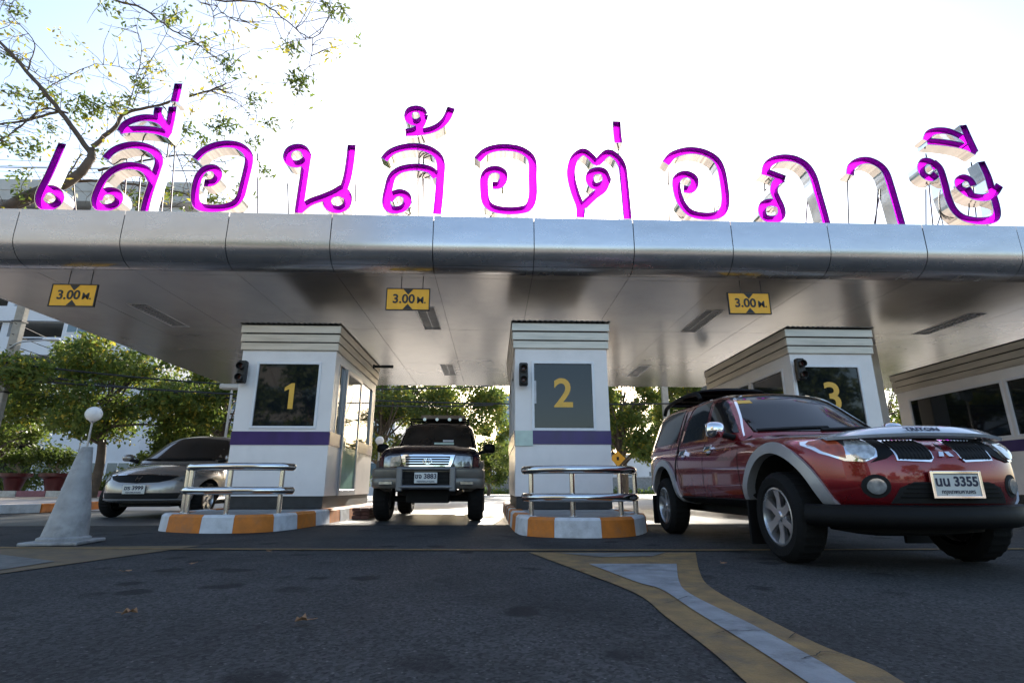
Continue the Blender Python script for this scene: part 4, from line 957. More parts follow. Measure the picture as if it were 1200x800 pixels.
c.patch('windscreen', [(-.64, .95), (-.3, .935), (0, .93), (.3, .935), (.64, .95), (.61, 1.12), (.50, 1.38), (0, 1.41), (-.50, 1.38), (-.61, 1.12)], FRONT, .006, M_CGLASS, .01, .06)
c.patch('front_window', [(-.42, .98), (-.75, 1.2), (-1.1, 1.36), (-1.5, 1.38), (-1.5, .98)], SIDE, .006, M_CGLASS, .01, .07, mirror=True)
c.patch('rear_window', [(-1.6, .98), (-1.6, 1.38), (-2.2, 1.34), (-2.5, 1.15), (-2.5, 1.0)], SIDE, .006, M_CGLASS, .01, .07, mirror=True)
for pts in ([(-.5, .3), (-.5, .9)], [(-1.55, .3), (-1.55, 1.35)]): c.line('door_gap', pts, .012, SIDE, .0015, M_DARK, True, k=1)
gf = c.patch('grille', [(-.52, .655), (0, .675), (.52, .655), (.44, .60), (.3, .565), (0, .55), (-.3, .565), (-.44, .60)], FRONT, .008, M_PLAS, .008, .04)[0]
c.line('grille_trim', [(-.52, .662), (0, .682), (.52, .662)], .014, FRONT, .016, M_CHROME, k=3, parent=gf)
for pts in ([(-.036, .645), (-.026, .575)], [(.036, .645), (.026, .575)], [(-.03, .612), (.03, .612)]): c.line('emblem', pts, .015, FRONT, .02, M_CHROME, k=1, parent=gf, grid=.02)
c.patch('headlight', [(-.56, .665), (-.53, .60), (-.62, .56), (-.70, .60), (-.755, .70), (-.72, .76), (-.66, .75)], FRONT, .01, M_LENS, .015, .035, mirror=True)
c.patch('lower_intake', [(-.60, .40), (.60, .40), (.56, .30), (-.56, .30)], FRONT, .004, M_DARK, .004, .05)
c.line('bumper_trim', [(-.62, .30), (0, .30), (.62, .30)], .014, FRONT, .012, M_SILV, k=3)
c.plate('ฆร 3999', .765, .455, 0, .34, .14)
c.line('wiper', [(-.5, .96), (-.1, .965), (.1, .96)], .016, FRONT, .02, M_PLAS, k=1)
c.line('wiper', [(.05, .96), (.35, .97), (.6, .97)], .016, FRONT, .02, M_PLAS, k=1)
mirror_unit(c, -.42, .90, 1.0, M_GREYP, sx=.12, sy=.18, sz=.13)
for x in (0, -2.45):
    for sg in (-1, 1): c.wheel(x, sg*.73, .29, .29, .19, 5, .66)
MB().box(-2.8, .4, -.4, .4, .18, .3).build('chassis', M_DARK, c.t)
#PART3
# ------------------------------------------------------------------ surroundings: buildings
M_BWHITE = mat('white rendered wall', (.62, .63, .65), .8, 0, .06, .5, dirt=((.42, .41, .40), .4))
M_BGREY = mat('beige roof slab', (.48, .46, .42), .8, 0, .1, .6, dirt=((.22, .21, .19), .5))
M_BGL = mat('bluish window', (.10, .15, .18), .08, 0, .15, 2)
t = thing('car_park_building', 'white multi-storey building with open dark decks behind the trees at left', 'building', (-30, 38, 0))
XL, XR = -30, -.6      # local x range
lv = [(1.0, 2.2), (4.3, 5.8), (6.9, 8.3), (9.6, 10.9), (12.1, 13.2), (15.6, 17.0), (19.2, 20.4)]
for z0, z1 in lv[1:]:
    MB().box(XL, XR, -.25, 0, z0, z1).build('parapet', M_BWHITE, t)
    for k in range(7):
        x = XL+1.2+k*4.1; MB().box(x, x+2.6, -.3, -.252, z1-.22, z1-.1).build('parapet_slot', M_WINDARK, t)
for z0, z1 in lv: MB().box(XL, XR, 0.02, 14, z0-.05, z0+.25).build('floor_slab', M_BGREY, t)
MB().box(XL, XR, 9, 9.3, 0, 21).build('core_wall', M_WINDARK, t)
for k in range(7): x = XL+.6+k*4.8; MB().box(x, x+.5, .02, .5, 0, 21).build('deck_column', M_BWHITE, t)
MB().box(XL-1, 7.6, -1.2, 13, 21.2, 22.2).build('roof', M_BGREY, t)
MB().box(XL-1, 7.6, -1.25, -1.201, 22.0, 22.9).build('roof_edge', M_BGREY, t)
for k in range(9): x = XL+2+k*4; MB().box(x, x+.06, -1.1, -1.04, 22.9, 24).build('roof_post', M_ROD, t)
mb = MB(); mb.tube([(XL, -1.07, 24), (7.5, -1.07, 24)], .04, 6); mb.build('roof_rail', M_ROD, t)
MB().box(-.58, 6.2, -.6, 12, 0, 21.15).build('wing_wall', M_BWHITE, t)
for z in (1.0, 4.4, 7.7, 11.1, 14.4, 17.7):
    for x in (-.3, 2.2, 4.3):
        w_ = MB().box(x, x+1.5, -.66, -.602, z, z+1.2).build('window', M_FRAME, t)
        MB().box(x+.06, x+.72, -.672, -.662, z+.06, z+1.14).build('pane', M_BGL, w_); MB().box(x+.78, x+1.44, -.672, -.662, z+.06, z+1.14).build('pane', M_BGL, w_)
t = thing('long_white_building', 'long low white building seen through the trees left of booth 1', 'building', (-23, 44, 0))
MB().box(0, 15, 0, 8, 0, 8.6).build('wall', M_BWHITE, t); MB().box(-.3, 15.3, -.4, 8.3, 8.6, 9.0).build('roof', M_BGREY, t)
for z in (1.2, 4.2, 6.6):
    for k in range(6):
        x = .8+k*2.4; w_ = MB().box(x, x+1.5, -.05, -.002, z, z+1.3).build('window', M_FRAME, t); MB().box(x+.06, x+1.44, -.062, -.052, z+.06, z+1.24).build('pane', M_BGL, w_)
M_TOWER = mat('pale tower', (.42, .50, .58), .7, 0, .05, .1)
t = thing('distant_tower', 'pale bluish high-rise far behind, left of booth 2', 'building', (1.5, 230, 0))
MB().box(0, 12, 0, 12, 0, 40).build('wall', M_TOWER, t)
for k in range(12): MB().box(.6, 11.4, -.2, -.02, 2+k*3.1, 3.4+k*3.1).build('window', M_BGL, t)
for (x0, x1, y0, hh, la) in ((-9, 4, 62, 3.4, 'low white wall building far behind the SUV'), (6, 24, 66, 4.2, 'low pale building far behind the pickup')):
    t = thing('low_building', la, 'building', (x0, y0, 0)); MB().box(0, x1-x0, 0, 5, 0, hh).build('wall', M_BWHITE, t); MB().box(-.3, x1-x0+.3, -.4, 5.3, hh, hh+.25).build('roof', M_BGREY, t)
    for k in range(int((x1-x0)/3)): MB().box(1+k*3, 2.5+k*3, -.05, -.002, 1, 2.4).build('window', M_BGL, t)
# paved verge at left with painted kerbs, pots, hedge
def verge_pts(): return [(-9.9, 11.3), (-10.4, 14), (-11.5, 20), (-13, 28), (-60, 28), (-60, 11.3)]
mb = MB(); mb.prism([(-60, 12.6), (-10.8, 12.6), (-10.5, 13.2), (-10.8, 16), (-12, 22), (-13.4, 27.5), (-60, 27.5)], 0, .16); o = mb.build('pavement', M_PAVER); o['kind'] = 'structure'
kt = thing('verge_kerb', 'sunlit kerb of orange and white blocks along the paved verge at far left', 'kerb')
def kerb(parent, pts, h, wdt, cols, ln=.9):
    P = [Vector((x, y, 0)) for x, y in pts]; k = 0
    for a, b in zip(P[:-1], P[1:]):
        n = max(1, round((b-a).length/ln)); d = (b-a)/n; nn = Vector((-d.y, d.x, 0)).normalized()*wdt
        for i in range(n):
            p = a+d*i+d*.01; q = a+d*(i+1)-d*.01
            vs = [p, q, q+nn, p+nn]; MB().add([(v.x, v.y, 0) for v in vs]+[(v.x, v.y, h) for v in vs], [(0, 3, 2, 1), (4, 5, 6, 7), (0, 1, 5, 4), (1, 2, 6, 5), (2, 3, 7, 6), (3, 0, 4, 7)]).build('kerb_block', cols[k % len(cols)], parent, bevel=.012); k += 1
kerb(kt, [(-24, 12.4), (-10.9, 12.4), (-10.35, 13.2), (-10.65, 16), (-11.85, 22), (-13.2, 27.4)], .2, .14, [M_ORANGE, M_KWHITE])
kt2 = thing('planter_kerb', 'kerb painted in faded red and white below the potted plants at far left', 'kerb')
M_FRED = mat('faded red kerb', (.34, .16, .20), .8, 0, .15, 6)
kerb(kt2, [(-34, 25.5), (-13.6, 25.5)], .42, .2, [M_FRED, M_KWHITE], 1.3)
M_POT = mat('red glazed pot', (.11, .018, .022), .35, 0, .2, 5)
M_SOIL = mat('soil', (.05, .035, .025), .9)
M_BARK = mat('bark', (.10, .075, .055), .9, 0, .3, 5, .6, 30); M_BARKP = mat('pale bark', (.30, .26, .21), .9, 0, .25, 6, .4, 30)

# ------------------------------------------------------------------ foliage
def leafmat(name, cols, tr=.45):
    m = bpy.data.materials.new(name); m.use_nodes = True; t = m.node_tree; b = t.nodes['Principled BSDF']; N = t.nodes.new; L = t.links.new
    tc = N('ShaderNodeTexCoord'); n = N('ShaderNodeTexNoise'); n.inputs['Scale'].default_value = 1.1; n.inputs['Detail'].default_value = 9; n.inputs['Roughness'].default_value = .8; L(tc.outputs['Object'], n.inputs[0])
    r = N('ShaderNodeValToRGB'); e = r.color_ramp.elements; e[0].position = .36; e[0].color = (*cols[0], 1); e[1].position = .68; e[1].color = (*cols[2], 1); q = e.new(.5); q.color = (*cols[1], 1); L(n.outputs[0], r.inputs[0])
    L(r.outputs[0], b.inputs['Base Color']); b.inputs['Roughness'].default_value = .5
    tl = N('ShaderNodeBsdfTranslucent'); L(r.outputs[0], tl.inputs[0]); ms = N('ShaderNodeMixShader'); ms.inputs[0].default_value = tr
    L(b.outputs[0], ms.inputs[1]); L(tl.outputs[0], ms.inputs[2]); L(ms.outputs[0], t.nodes['Material Output'].inputs[0]); return m
LF_G = leafmat('green leaves', [(.05, .09, .02), (.12, .17, .032), (.27, .28, .05)], .6)
LF_D = leafmat('dark leaves', [(.045, .075, .018), (.10, .14, .028), (.22, .24, .045)], .5)
LF_Y = leafmat('yellowing leaves', [(.12, .15, .02), (.34, .30, .04), (.50, .33, .04)], .6)
rng = np.random.default_rng(5)
def leaves(name, centers, radii, n, size, m, parent, flat=.75, elong=2.1):
    """n leaf-sized diamonds scattered in clumps"""
    centers = np.array(centers, float); radii = np.array(radii, float)
    wgt = radii**2; ci = rng.choice(len(centers), n, p=wgt/wgt.sum())
    d = rng.normal(size=(n, 3)); d /= np.linalg.norm(d, axis=1)[:, None]; r = rng.random(n)**.45
    P = centers[ci]+d*(r*radii[ci])[:, None]*np.array([1, 1, flat])
    P += rng.normal(size=(n, 3))*size*.8
    a = rng.normal(size=(n, 3)); a[:, 2] -= .3; a /= np.linalg.norm(a, axis=1)[:, None]
    b = np.cross(a, rng.normal(size=(n, 3))); b /= np.linalg.norm(b, axis=1)[:, None]
    s = size*(.6+.8*rng.random(n))[:, None]
    a = a*s*.5*elong/1.5; b = b*s*.33
    V = np.stack([P-a, P+b-a*.1, P+a, P-b-a*.1], 1).reshape(-1, 3)
    me = bpy.data.meshes.new(name); me.vertices.add(4*n); me.vertices.foreach_set('co', V.ravel())
    me.loops.add(4*n); me.loops.foreach_set('vertex_index', np.arange(4*n)); me.polygons.add(n)
    me.polygons.foreach_set('loop_start', np.arange(n)*4); me.polygons.foreach_set('loop_total', np.full(n, 4)); me.update(calc_edges=True); me.validate()
    me.materials.append(m); o = mesh_obj(name, me, parent); o['kind'] = 'stuff'; return o
def crown(cx, cy, z0, z1, r, k):
    C, R = [], []
    for i in range(k):
        a = random.random()*2*pi; rr = r*random.random()**.6; z = random.uniform(z0, z1); f = 1-.55*abs((z-z0)/(z1-z0)-.4)**1.2
        C.append((cx+rr*cos(a)*f, cy+rr*sin(a)*f, z)); R.append(random.uniform(.13, .29)*r)
    return C, R
def tree(name, label, x, y, h, r, zc, n, size, m, group=None, k=26, trunk=.16, cat='tree', ym=None, lean=0):
    t = thing(name, label, cat, (x, y, 0), 0, group)
    C, R = crown(0, 0, zc, h, r, k)
    top = Vector((lean, 0, zc+(h-zc)*.35)); mb = MB()
    P = catmull([(0, 0, 0), (lean*.3+.08, .05, zc*.5), (lean*.7-.05, 0, zc), top], 4)
    mb.tube(P, [trunk*(1-.5*i/len(P)) for i in range(len(P))], 9); mb.build('trunk', M_BARK, t, smooth=50)
    mb = MB()
    for c_ in C:
        s0 = P[random.randrange(len(P)//2, len(P))]; e = Vector(c_); mid = s0.lerp(e, .5)+Vector((random.uniform(-.3, .3), random.uniform(-.3, .3), .15))
        mb.tube(catmull([s0, mid, e], 3), [trunk*.35, trunk*.28, trunk*.24, trunk*.2, trunk*.15, trunk*.1, .02][:7], 5, False)
    o = mb.build('limbs', M_BARK, t)
    o['kind'] = 'stuff'
    leaves('crown', C, R, int(n*1.25), size*.82, m, t)
    if ym: leaves('yellow_leaves', C, R, n//6, size*.82, ym, t)
    return t
GT = 'trees behind the toll plaza'
tree('leafy_tree', 'broad leafy tree at left in front of the white building, right of the utility pole', -16.2, 23, 6.7, 3.6, 3.0, 15000, .17, LF_G, GT, 34, .2, ym=LF_Y)
tree('leafy_tree', 'leafy tree beside booth 1 on its left, with yellowish leaves', -12.2, 25, 6.1, 3.0, 2.6, 11000, .17, LF_G, GT, 28, .16, ym=LF_Y)
tree('leafy_tree', 'dark leafy tree at the left edge behind the utility pole', -21.5, 24, 5.4, 3.3, 1.8, 12000, .17, LF_D, GT, 30, .2)
tree('leafy_tree', 'bushy dark tree behind the grey hatchback', -14.6, 26.5, 3.9, 2.6, .7, 9000, .16, LF_D, GT, 24, .12)
tree('leafy_tree', 'dense tree behind the SUV beside booth 1', -6.2, 30, 8.2, 3.8, 2.4, 15000, .17, LF_D, GT, 36, .22, ym=LF_Y)
tree('leafy_tree', 'tree behind the SUV roof with yellowing leaves', -2.6, 33, 8.4, 3.6, 3.0, 13000, .17, LF_G, GT, 32, .2, ym=LF_Y)
tree('leafy_tree', 'low pale green tree behind the lane left of booth 2', -.3, 41, 5.2, 2.6, 1.0, 8000, .2, LF_G, GT, 26, .14, ym=LF_Y)
tree('leafy_tree', 'thin pale tree at the far end of the lane left of booth 2', 1.6, 46, 4.6, 2.0, 1.6, 5000, .2, LF_G, GT, 18, .12)
tree('leafy_tree', 'leafy tree immediately right of booth 2 behind the yellow diamond sign', 6.6, 28, 7.4, 2.9, 2.0, 13000, .17, LF_G, GT, 32, .2, ym=LF_Y)
tree('leafy_tree', 'leafy tree behind the roof rack of the pickup', 11.0, 30, 7.0, 3.3, 1.6, 13000, .17, LF_G, GT, 32, .2, ym=LF_Y)
tree('leafy_tree', 'tall thin tree farther behind the pickup', 9.0, 37, 8.6, 3.0, 3.0, 9000, .19, LF_D, GT, 26, .18)
tree('leafy_tree', 'dark tree seen in the gap between booth 3 and the column', 17.0, 24, 7.4, 3.6, 1.2, 13000, .17, LF_D, GT, 32, .2, ym=LF_Y)
tree('leafy_tree', 'tree hidden behind booth 2, mirrored in the door of booth 1', 3.4, 31, 8.8, 3.2, 1.2, 11000, .17, LF_D, GT, 30, .2)
tree('leafy_tree', 'dark tree glimpsed through the windows of booth 1', -9.0, 27, 7.2, 2.8, 2.0, 9000, .17, LF_D, GT, 26, .18)
tree('leafy_tree', 'tree behind the guard house at far right', 24.0, 27, 8.0, 4.2, 1.6, 10000, .2, LF_D, GT, 30, .22)
# trees and a building behind the camera: they show in the reflections
GB = 'trees across the road, seen in reflections'
for i, (x, y, h, r) in enumerate(((-20, -20, 8, 4.5), (-12.5, -19, 11.5, 4.6), (-1, -26, 4.0, 3.0), (6, -24, 4.4, 3.2), (14, -21, 9, 4.6), (23, -18, 9, 4.8))):
    tree('roadside_tree', ['spreading tree across the road, far left', 'round tree across the road, left of centre', 'low tree across the road at the centre', 'small tree across the road, right of centre', 'tall tree across the road at right', 'tall tree across the road, farthest right'][i], x, y, h, r, 1.6, 5000, .35, LF_D, GB, 24, .2)
t = thing('apartment_block', 'tall beige block across the road, seen only in reflections', 'building', (-60, -34, 0))
MB().box(0, 45, -12, 0, 0, 33).build('wall', mat('beige block', (.17, .165, .155), .8, 0, .06, .5), t)
for z in range(9):
    for k in range(12): MB().box(1.5+k*3.6, 3.6+k*3.6, .01, .06, 2+z*3.4, 3.4+z*3.4).build('window', M_BGL, t)
# hedge and potted plants at far left
t = thing('hedge', 'clipped dark hedge behind the red pots at far left', 'hedge', (-25, 27.6, 0))
leaves('foliage', [(x*.8-6, random.uniform(-.3, .3), random.uniform(.5, 1.5)) for x in range(22)], [.7]*22, 9000, .12, LF_D, t, .9)
t = thing('hedge', 'bright low shrubs behind the grey hatchback and traffic cone', 'hedge', (-14.5, 29.0, 0))
leaves('foliage', [(x*.7-3, random.uniform(-.3, .3), random.uniform(.4, 1.6)) for x in range(16)], [.6]*16, 6000, .13, LF_G, t, .9)
for k, (x, la) in enumerate(((-22.1, 'flowering shrub in a red pot at the left edge'), (-20.3, 'shrub with bare crooked stem in a red pot, nearer the traffic cone'), (-15.9, 'shrub in a red pot right of the traffic cone'))):
    t = thing('potted_plant', la, 'potted plant', (x, 26.3, .0), 0, 'red pots along the kerb')
    mb = MB(); mb.lathe([(.0, .0), (.32, 0), (.34, .1), (.3, .5), (.42, .95), (.62, 1.05), (.62, 1.2), (.52, 1.2), (.48, 1.05), (0, 1.05)], (0, 0, 0), 'z', 20); mb.build('pot', M_POT, t, smooth=40)
    mb = MB(); mb.tube(catmull([(0, 0, 1.05), (.12, 0, 1.3), (-.05, 0, 1.55), (.2, .0, 1.9)], 4), .05, 7); mb.tube(catmull([(.1, 0, 1.3), (-.35, 0, 1.5), (-.5, 0, 1.85)], 4), .035, 6); mb.build('stem', M_BARKP, t, smooth=50)
    leaves('foliage', [(.2, 0, 2.0), (-.5, 0, 1.9), (0, .2, 1.8), (.5, 0, 1.75)], [.5, .42, .4, .35], 1100, .11, LF_G, t, .7)

# near tree whose bare limbs spread above the letters
t = thing('bare_tree', 'large sparse tree with bare limbs and yellow-green leaf tufts above the left roof letters', 'tree', tuple(ground(-60, 640)*0+Vector((-16.6, 15.2, 0))))
ox, oy = -16.6, 15.2
def L3(pts, yy, dy=0):      # traced limb at its own distance
    n = len(pts); return [at(x, y, yy+dy*i/max(1, n-1))-Vector((ox, oy, 0)) for i, (x, y) in enumerate(pts)]
limbs = [
 ([(-95, 420), (-40, 330), (-10, 262), (38, 228), (80, 214), (105, 189), (108, 175)], 14.6, .6, .17, .10),
 ([(105, 177), (70, 130), (32, 84), (0, 49), (-30, 20)], 15.2, -.8, .085, .03),
 ([(108, 172), (135, 149), (147, 133), (190, 122), (246, 106), (265, 98)], 15.2, .6, .075, .018),
 ([(246, 106), (275, 118), (300, 142)], 15.8, .3, .02, .008),
 ([(246, 106), (262, 106), (300, 120)], 15.8, .3, .018, .008),
 ([(70, 130), (35, 140), (0, 146), (-30, 155)], 15.0, -.4, .045, .02),
 ([(80, 133), (50, 128), (20, 152), (0, 165)], 15.0, -.4, .035, .015),
 ([(115, 200), (160, 190), (215, 182), (260, 190)], 15.4, .6, .045, .012),
 ([(90, 212), (140, 214), (195, 222), (240, 234)], 15.3, .6, .05, .015),
 ([(-40, 330), (-10, 262), (20, 245), (60, 228)], 14.6, .2, .06, .03),
 ([(60, 228), (90, 190), (95, 178)], 15.0, .4, .03, .01),
 ([(152, 122), (160, 90), (166, 60), (160, 30), (168, 10)], 15.4, .5, .018, .006),
 ([(155, 125), (172, 80), (195, 40), (200, 20)], 15.4, .5, .016, .006),
 ([(32, 84), (40, 50), (15, 20), (5, 0)], 15.1, -.3, .02, .008),
 ([(50, 107), (75, 92), (110, 76), (140, 78)], 15.2, .3, .02, .006),
 ([(0, 55), (30, 78), (65, 100)], 15.2, .3, .025, .01),
 ([(140, 214), (150, 235), (170, 250)], 15.6, .3, .018, .006),
 ([(215, 182), (235, 205), (262, 246)], 15.8, .3, .018, .006),
 ([(190, 122), (200, 140), (205, 175), (218, 210), (225, 246)], 15.7, .3, .022, .01),
]
over = [
 ([(110, -18), (135, 0), (165, 9), (197, 32), (228, 50), (245, 62), (265, 78)], 12.6, .6, .035, .008),
 ([(228, 50), (240, 56), (262, 66), (282, 72)], 12.9, .2, .012, .005),
 ([(210, -10), (255, 1), (305, 4), (336, 25), (366, 45), (388, 18), (400, 4)], 12.4, .4, .028, .007),
 ([(366, 45), (364, 70), (354, 90), (345, 102)], 12.7, .2, .012, .005),
 ([(250, 4), (265, 18), (280, 25), (288, 24)], 12.5, .1, .012, .005),
 ([(365, 45), (345, 48), (336, 52)], 12.7, .1, .01, .005),
 ([(235, -10), (248, 10), (250, 22)], 12.5, .1, .01, .005),
]
br = MB(); big = MB(); tips = []
for li, (pts, yy, dy, r0, r1) in enumerate(limbs+over):
    P = catmull(L3(pts, yy, dy), 6); n = len(P)
    for i in range(1, n-1): P[i] += Vector((random.uniform(-1, 1), random.uniform(-1, 1), random.uniform(-1, 1)))*.018
    if li == 0: P = catmull([(0, 0, -.1), (.1, 0, 2), (.25, -.1, 3.8), P[2]], 5)[:-1]+P[2:]; n = len(P); big.tube(P, [.34-(.34-r1)*(i/(n-1))**.7 for i in range(n)], 12); continue
    br.tube(P, [r0+(r1-r0)*i/(n-1) for i in range(n)], 7)
    if li >= len(limbs): # twigs on the overhanging limbs
        step = 3
    else: step = 2
    for i in range(2, n, step):
        for _ in range(2):
            q = P[i].copy(); d = Vector((random.uniform(-1, 1), random.uniform(-.7, .7), random.uniform(-.6, .9))).normalized(); T = [q.copy()]
            L_ = random.uniform(.35, 1.5)
            for s_ in range(5):
                d = (d+Vector((random.uniform(-.4, .4), random.uniform(-.4, .4), random.uniform(-.35, .3)))).normalized(); q = q+d*L_/5; T.append(q.copy())
            br.tube(T, [.012, .010, .009, .007, .006, .004], 4, False)
            if random.random() < .5: tips.append(T[-1]); 
            if random.random() < .25: tips.append(T[3])
    tips.append(P[-1])
big.build('trunk', M_BARK, t, smooth=50); o = br.build('limbs', M_BARK, t, smooth=60); o['kind'] = 'stuff'
tuft = lambda lst: [tuple(at(x, y, yy)-Vector((ox, oy, 0))) for x, y, yy in lst]
# clumps seen in the photograph
G1 = tuft([(385, 8, 12.7), (398, 12, 12.7), (342, 55, 12.7), (345, 100, 12.7), (352, 92, 12.7), (130, 8, 12.5), (200, 18, 12.6), (100, 118, 15.3), (112, 130, 15.3), (125, 122, 15.4), (140, 128, 15.4), (95, 135, 15.2), (150, 118, 15.4), (30, 112, 15), (50, 118, 15.1), (15, 108, 15), (60, 112, 15.2), (260, 142, 15.8), (252, 152, 15.8), (268, 148, 15.8), (318, 145, 15.9), (300, 118, 15.8), (12, 68, 15), (20, 12, 15), (40, 170, 15), (30, 180, 15), (250, 235, 15.8), (30, 228, 14.8), (110, 128, 15.3), (85, 125, 15.2), (8, 170, 15), (180, 205, 15.5), (200, 225, 15.6), (255, 205, 15.8), (285, 225, 15.8), (310, 200, 15.9), (165, 235, 15.5), (120, 180, 15.3), (20, 205, 15), (235, 190, 15.7), (60, 150, 15.1), (165, 100, 15.4), (215, 150, 15.6), (235, 165, 15.8), (270, 78, 12.9), (296, 165, 15.9)])
G2 = tuft([(75, 45, 15.1), (65, 40, 15.1), (105, 65, 15.2), (82, 55, 15.1), (118, 75, 15.2), (232, 55, 12.9), (225, 50, 12.8), (238, 64, 12.9), (205, 22, 12.6), (352, 3, 12.4), (62, 172, 15), (55, 165, 15), (90, 142, 15.2), (120, 140, 15.3), (105, 145, 15.3), (270, 240, 15.8), (225, 130, 15.7), (35, 165, 15), (260, 230, 15.8), (340, 15, 12.4)])
leaves('green_leaves', G1, [.31]*len(G1), 2900, .095, LF_D, t, .8, 2.6); leaves('green_leaves', G1+[tuple(v) for v in tips[::3]], [.3]*(len(G1)+len(tips[::3])), 700, .10, LF_G, t, .8, 2.6)
leaves('yellow_leaves', G2+[tuple(v) for v in tips[1::4]], [.24]*(len(G2)+len(tips[1::4])), 1000, .10, LF_Y, t, .8, 2.4)

# ------------------------------------------------------------------ street furniture behind
t = thing('utility_pole', 'leaning-looking concrete utility pole with wires at the left edge', 'utility pole', (-18.0, 20, 0))
M_PC = mat('pole concrete', (.34, .31, .26), .85, 0, .2, 4, .3, 30, dirt=((.18, .16, .13), .5))
MB().box(-.16, .16, -.12, .12, 0, 9.2).build('pole', M_PC, t, bevel=.02)
for z in (3.9, 5.2, 6.6): MB().box(-.19, .19, -.15, .15, z, z+.05).build('band', M_ROD, t)
MB().box(-1.1, 1.1, -.2, -.121, 8.5, 8.62).build('crossarm', M_PC, t)
mb = MB(); mb.tube(catmull([(0, -.15, 5.55), (.5, -.3, 5.75), (1.4, -.4, 5.82)], 4), .03, 8); mb.build('lamp_arm', M_SILV, t, smooth=50)
V, F = shell(lambda b, c_: 1.95, lambda b, c_: 1.35, lambda X, Z: .11, lambda X, b: 5.9-.03*b*b, lambda X: 5.78, 3, (10, 6, 4)); MB().add([(x, y-.4, z) for x, y, z in V], F).build('lamp_head', M_FRAME, t, smooth=60)
mb = MB(); mb.tube([(-.5, -.16, 4.1), (0, -.16, 4.9), (.2, -.16, 4.0)], .025, 6); mb.build('brace', M_SILV, t)
for k in range(3):
    mb = MB(); mb.lathe([(0, 0), (.05, 0), (.05, .04), (.03, .05), (.05, .09), (.02, .13), (0, .13)], (-.8+.8*k, -.16, 8.62), 'z', 10); mb.build('insulator', M_FRAME, t)
def wire(label, a, b, sag, r=.012, n=18):
    P = [Vector(a).lerp(Vector(b), i/n)-Vector((0, 0, sag*4*(i/n)*(1-i/n))) for i in range(n+1)]
    mb = MB(); mb.tube([p-Vector(a) for p in P], r, 5); o = mb.build('power_cable', M_BLK, None, a); tag(o, label, 'cable', 'overhead cables from the utility pole')
H = [(4.3, 6.2, -40, 17, 'thick cable low on the utility pole leading left'), (5.0, 5.4, 0, 26, 'cable from the utility pole behind the booths'), (4.7, 4.6, 0, 27, 'drooping cable below another behind booth 1'), (4.4, 4.9, 14, 27, 'cable running behind booth 2 to the right')]
for (za, zb_, xb, yb, la) in H: wire(la, (-18, 19.8, za), (xb, yb, zb_), .5, .035)
for k in range(7):
    wire(['thin upper cable at the pole, topmost', 'thin cable second from the top at the pole', 'thin cable third from the top at the pole', 'thin cable in the middle of the bundle at the pole', 'thin cable below the middle of the bundle at the pole', 'thin cable second lowest at the pole', 'thin cable lowest of the bundle at the pole'][k], (-18, 19.8, 4.0+.42*k), (-8-1.5*k, 36+k, 5.2+.5*k), .55+.1*k, .014)
for k in range(3): wire(['upper faint cable crossing behind the first roof letters', 'middle faint cable crossing behind the first roof letters', 'lower faint cable crossing behind the first roof letters'][k], tuple(at(-60, 184+7*k, 24)), tuple(at(150, 190+6*k, 26)), .1, .012)
M_GLOBE = mat('white globe', (.78, .78, .76), .35, 0, .03, 2)
for (px, py, yy, r_, la) in ((110, 485, 20, .27, 'white globe lamp on a thin pole behind the traffic cone'), (445, 516, 22, .17, 'small white globe lamp between booth 1 and the SUV'), (96, 511, 30, .22, 'faint globe lamp farther back left of the traffic cone lamp')):
    p = at(px, py, yy); t = thing('globe_lamp', la, 'lamp post', (p.x, p.y, 0), 0, 'globe lamps behind the canopy')
    mb = MB(); mb.tube([(0, 0, 0), (0, 0, p.z-r_)], .035, 8); mb.build('pole', M_SILV, t, smooth=50)
    mb = MB(); mb.lathe([(r_*sin(pi*i/14), -r_*cos(pi*i/14)) for i in range(15)], (0, 0, p.z), 'z', 20); mb.build('globe', M_GLOBE, t, smooth=80)
    mb = MB(); mb.lathe([(.04, -.05), (.1, 0), (.1, .04), (.04, .06)], (0, 0, p.z-r_), 'z', 12); mb.build('collar', M_SILV, t)
p = at(272, 456, 22); t = thing('street_lamp', 'slim pole with a flat beige head beside booth 1 on its left', 'street lamp', (p.x, p.y, 0))
mb = MB(); mb.tube([(0, 0, 0), (0, 0, p.z)], [.07, .045], 8); mb.build('pole', M_SILV, t, smooth=50); MB().box(-.45, .5, -.2, .2, p.z, p.z+.2).build('lamp_head', M_BGREY, t, bevel=.04)
p = at(724, 537, 22); t = thing('warning_sign', 'small yellow diamond sign over a yellow plate right of booth 2', 'sign', (p.x, p.y, 0))
mb = MB(); mb.tube([(0, .03, 0), (0, .03, p.z+.1)], .03, 8); mb.build('post', M_ROD, t)
o = MB().box(-.22, .22, -.01, .01, -.22, .22).build('diamond_board', mat('amber sign', (.75, .38, .03), .5, 0, .06), t, (0, 0, p.z)); o.rotation_euler = (0, pi/4, 0)
MB().box(-.2, .2, -.01, .01, p.z-.62, p.z-.42).build('plate', MT['amber sign'], t)
o = MB().box(-.05, .05, -.014, -.011, -.07, .07).build('symbol', M_BLK, t, (0, 0, p.z))
p = at(778, 450, 26); t = thing('utility_pole', 'concrete utility pole among the trees right of booth 2', 'utility pole', (p.x, p.y, 0)); MB().box(-.15, .15, -.12, .12, 0, 7.2).build('pole', M_PC, t, bevel=.02); MB().box(-.7, .7, -.2, -.121, 6.7, 6.8).build('crossarm', M_PC, t)
p = at(829, 460, 16); t = thing('convex_mirror', 'pale blue round mirror on a pole beyond the pickup canopy', 'mirror', (p.x, p.y, 0))
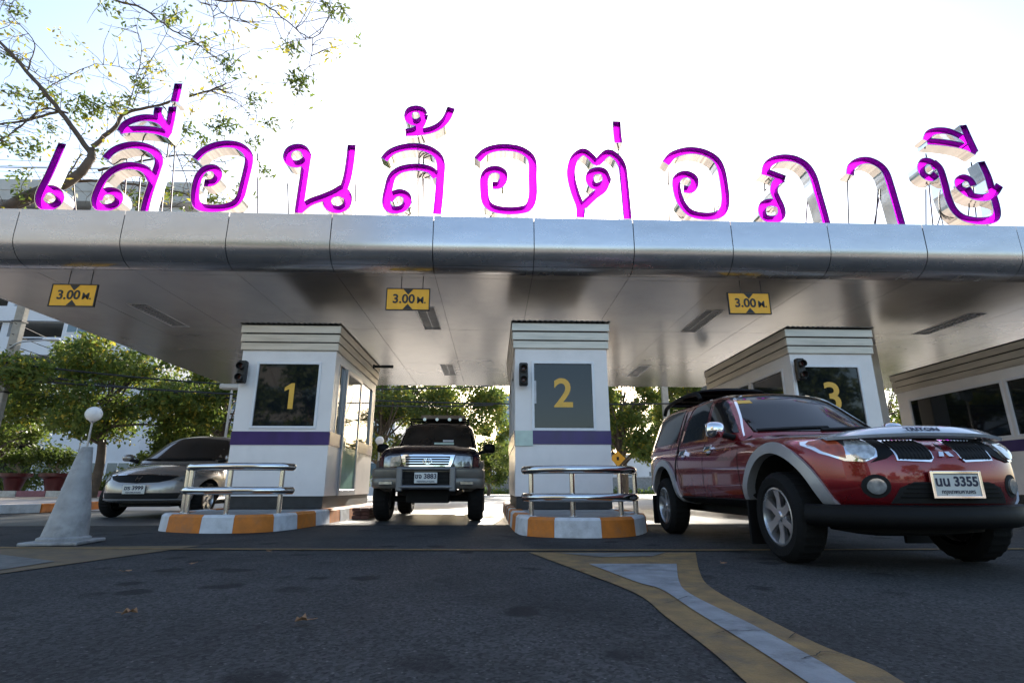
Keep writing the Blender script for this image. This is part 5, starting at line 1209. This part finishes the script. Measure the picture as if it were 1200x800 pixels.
mb = MB(); mb.lathe([(0, -.05), (.1, -.045), (.2, -.02), (.22, 0), (0, .01)], (0, 0, p.z), 'y', 20); mb.build('mirror_dish', mat('pale mirror', (.35, .45, .55), .15, .5, .05), t, smooth=50); mb = MB(); mb.tube([(0, .03, 0), (0, .03, p.z-.05)], .03, 8); mb.build('pole', M_SILV, t)
t = thing('boundary_wall', 'long grey boundary wall at the far end of the lane', 'wall', (-14, 52, 0)); MB().box(0, 60, 0, .2, 0, 1.5).build('panel', M_CONC, t); MB().box(-.05, 60.05, -.05, .25, 1.502, 1.62).build('coping', M_KWHITE, t)
t = thing('grass_strip', 'strip of grass at the foot of the far boundary wall', 'grass', (-14, 50, 0)); 
leaves('grass', [(i*1.2, random.uniform(-1, 1), .1) for i in range(50)], [.8]*50, 9000, .2, LF_G, t, .2)
# ------------------------------------------------------------------ fallen leaves and small litter
M_DRY = mat('dry leaf', (.26, .14, .07), .8, 0, .25, 20)
for k, (px, py, s_, la) in enumerate(((152, 721, .055, 'curled dry brown leaf on the near road, left'), (354, 731, .06, 'curled dry brown leaf on the near road, centre'), (149, 671, .05, 'flat dry leaf on the road below the traffic cone'), (315, 647, .05, 'dry leaf by the yellow line in front of booth 1'), (225, 662, .04, 'small pale leaf on the road right of the cone'), (848, 661, .05, 'dry leaf on the road left of the pickup wheel'), (683, 669, .045, 'dry leaf beside the yellow divider marking'))):
    p = ground(px, py); n = 7; s_ *= .62; vs = [(0, 0, .012)]; rz = random.random()*6
    ring = [(s_*(1 if i % 2 else .62)*cos(2*pi*i/10), s_*.8*(1 if i % 2 else .62)*sin(2*pi*i/10), .004+.03*(random.random() if k < 2 else random.random()*.3)) for i in range(10)]
    mb = MB(); mb.add(vs+ring, [(0, i+1, (i+1) % 10+1) for i in range(10)]); mb.tube([(-s_*.9, 0, .01), (-s_*1.6, .01, .015)], .0015, 4)
    o = mb.build('fallen_leaf', M_DRY, None, (p.x, p.y, .006), rz=rz); md = o.modifiers.new('s', 'SOLIDIFY'); md.thickness = .0015
    tag(o, la, 'leaf', 'fallen leaves on the road')
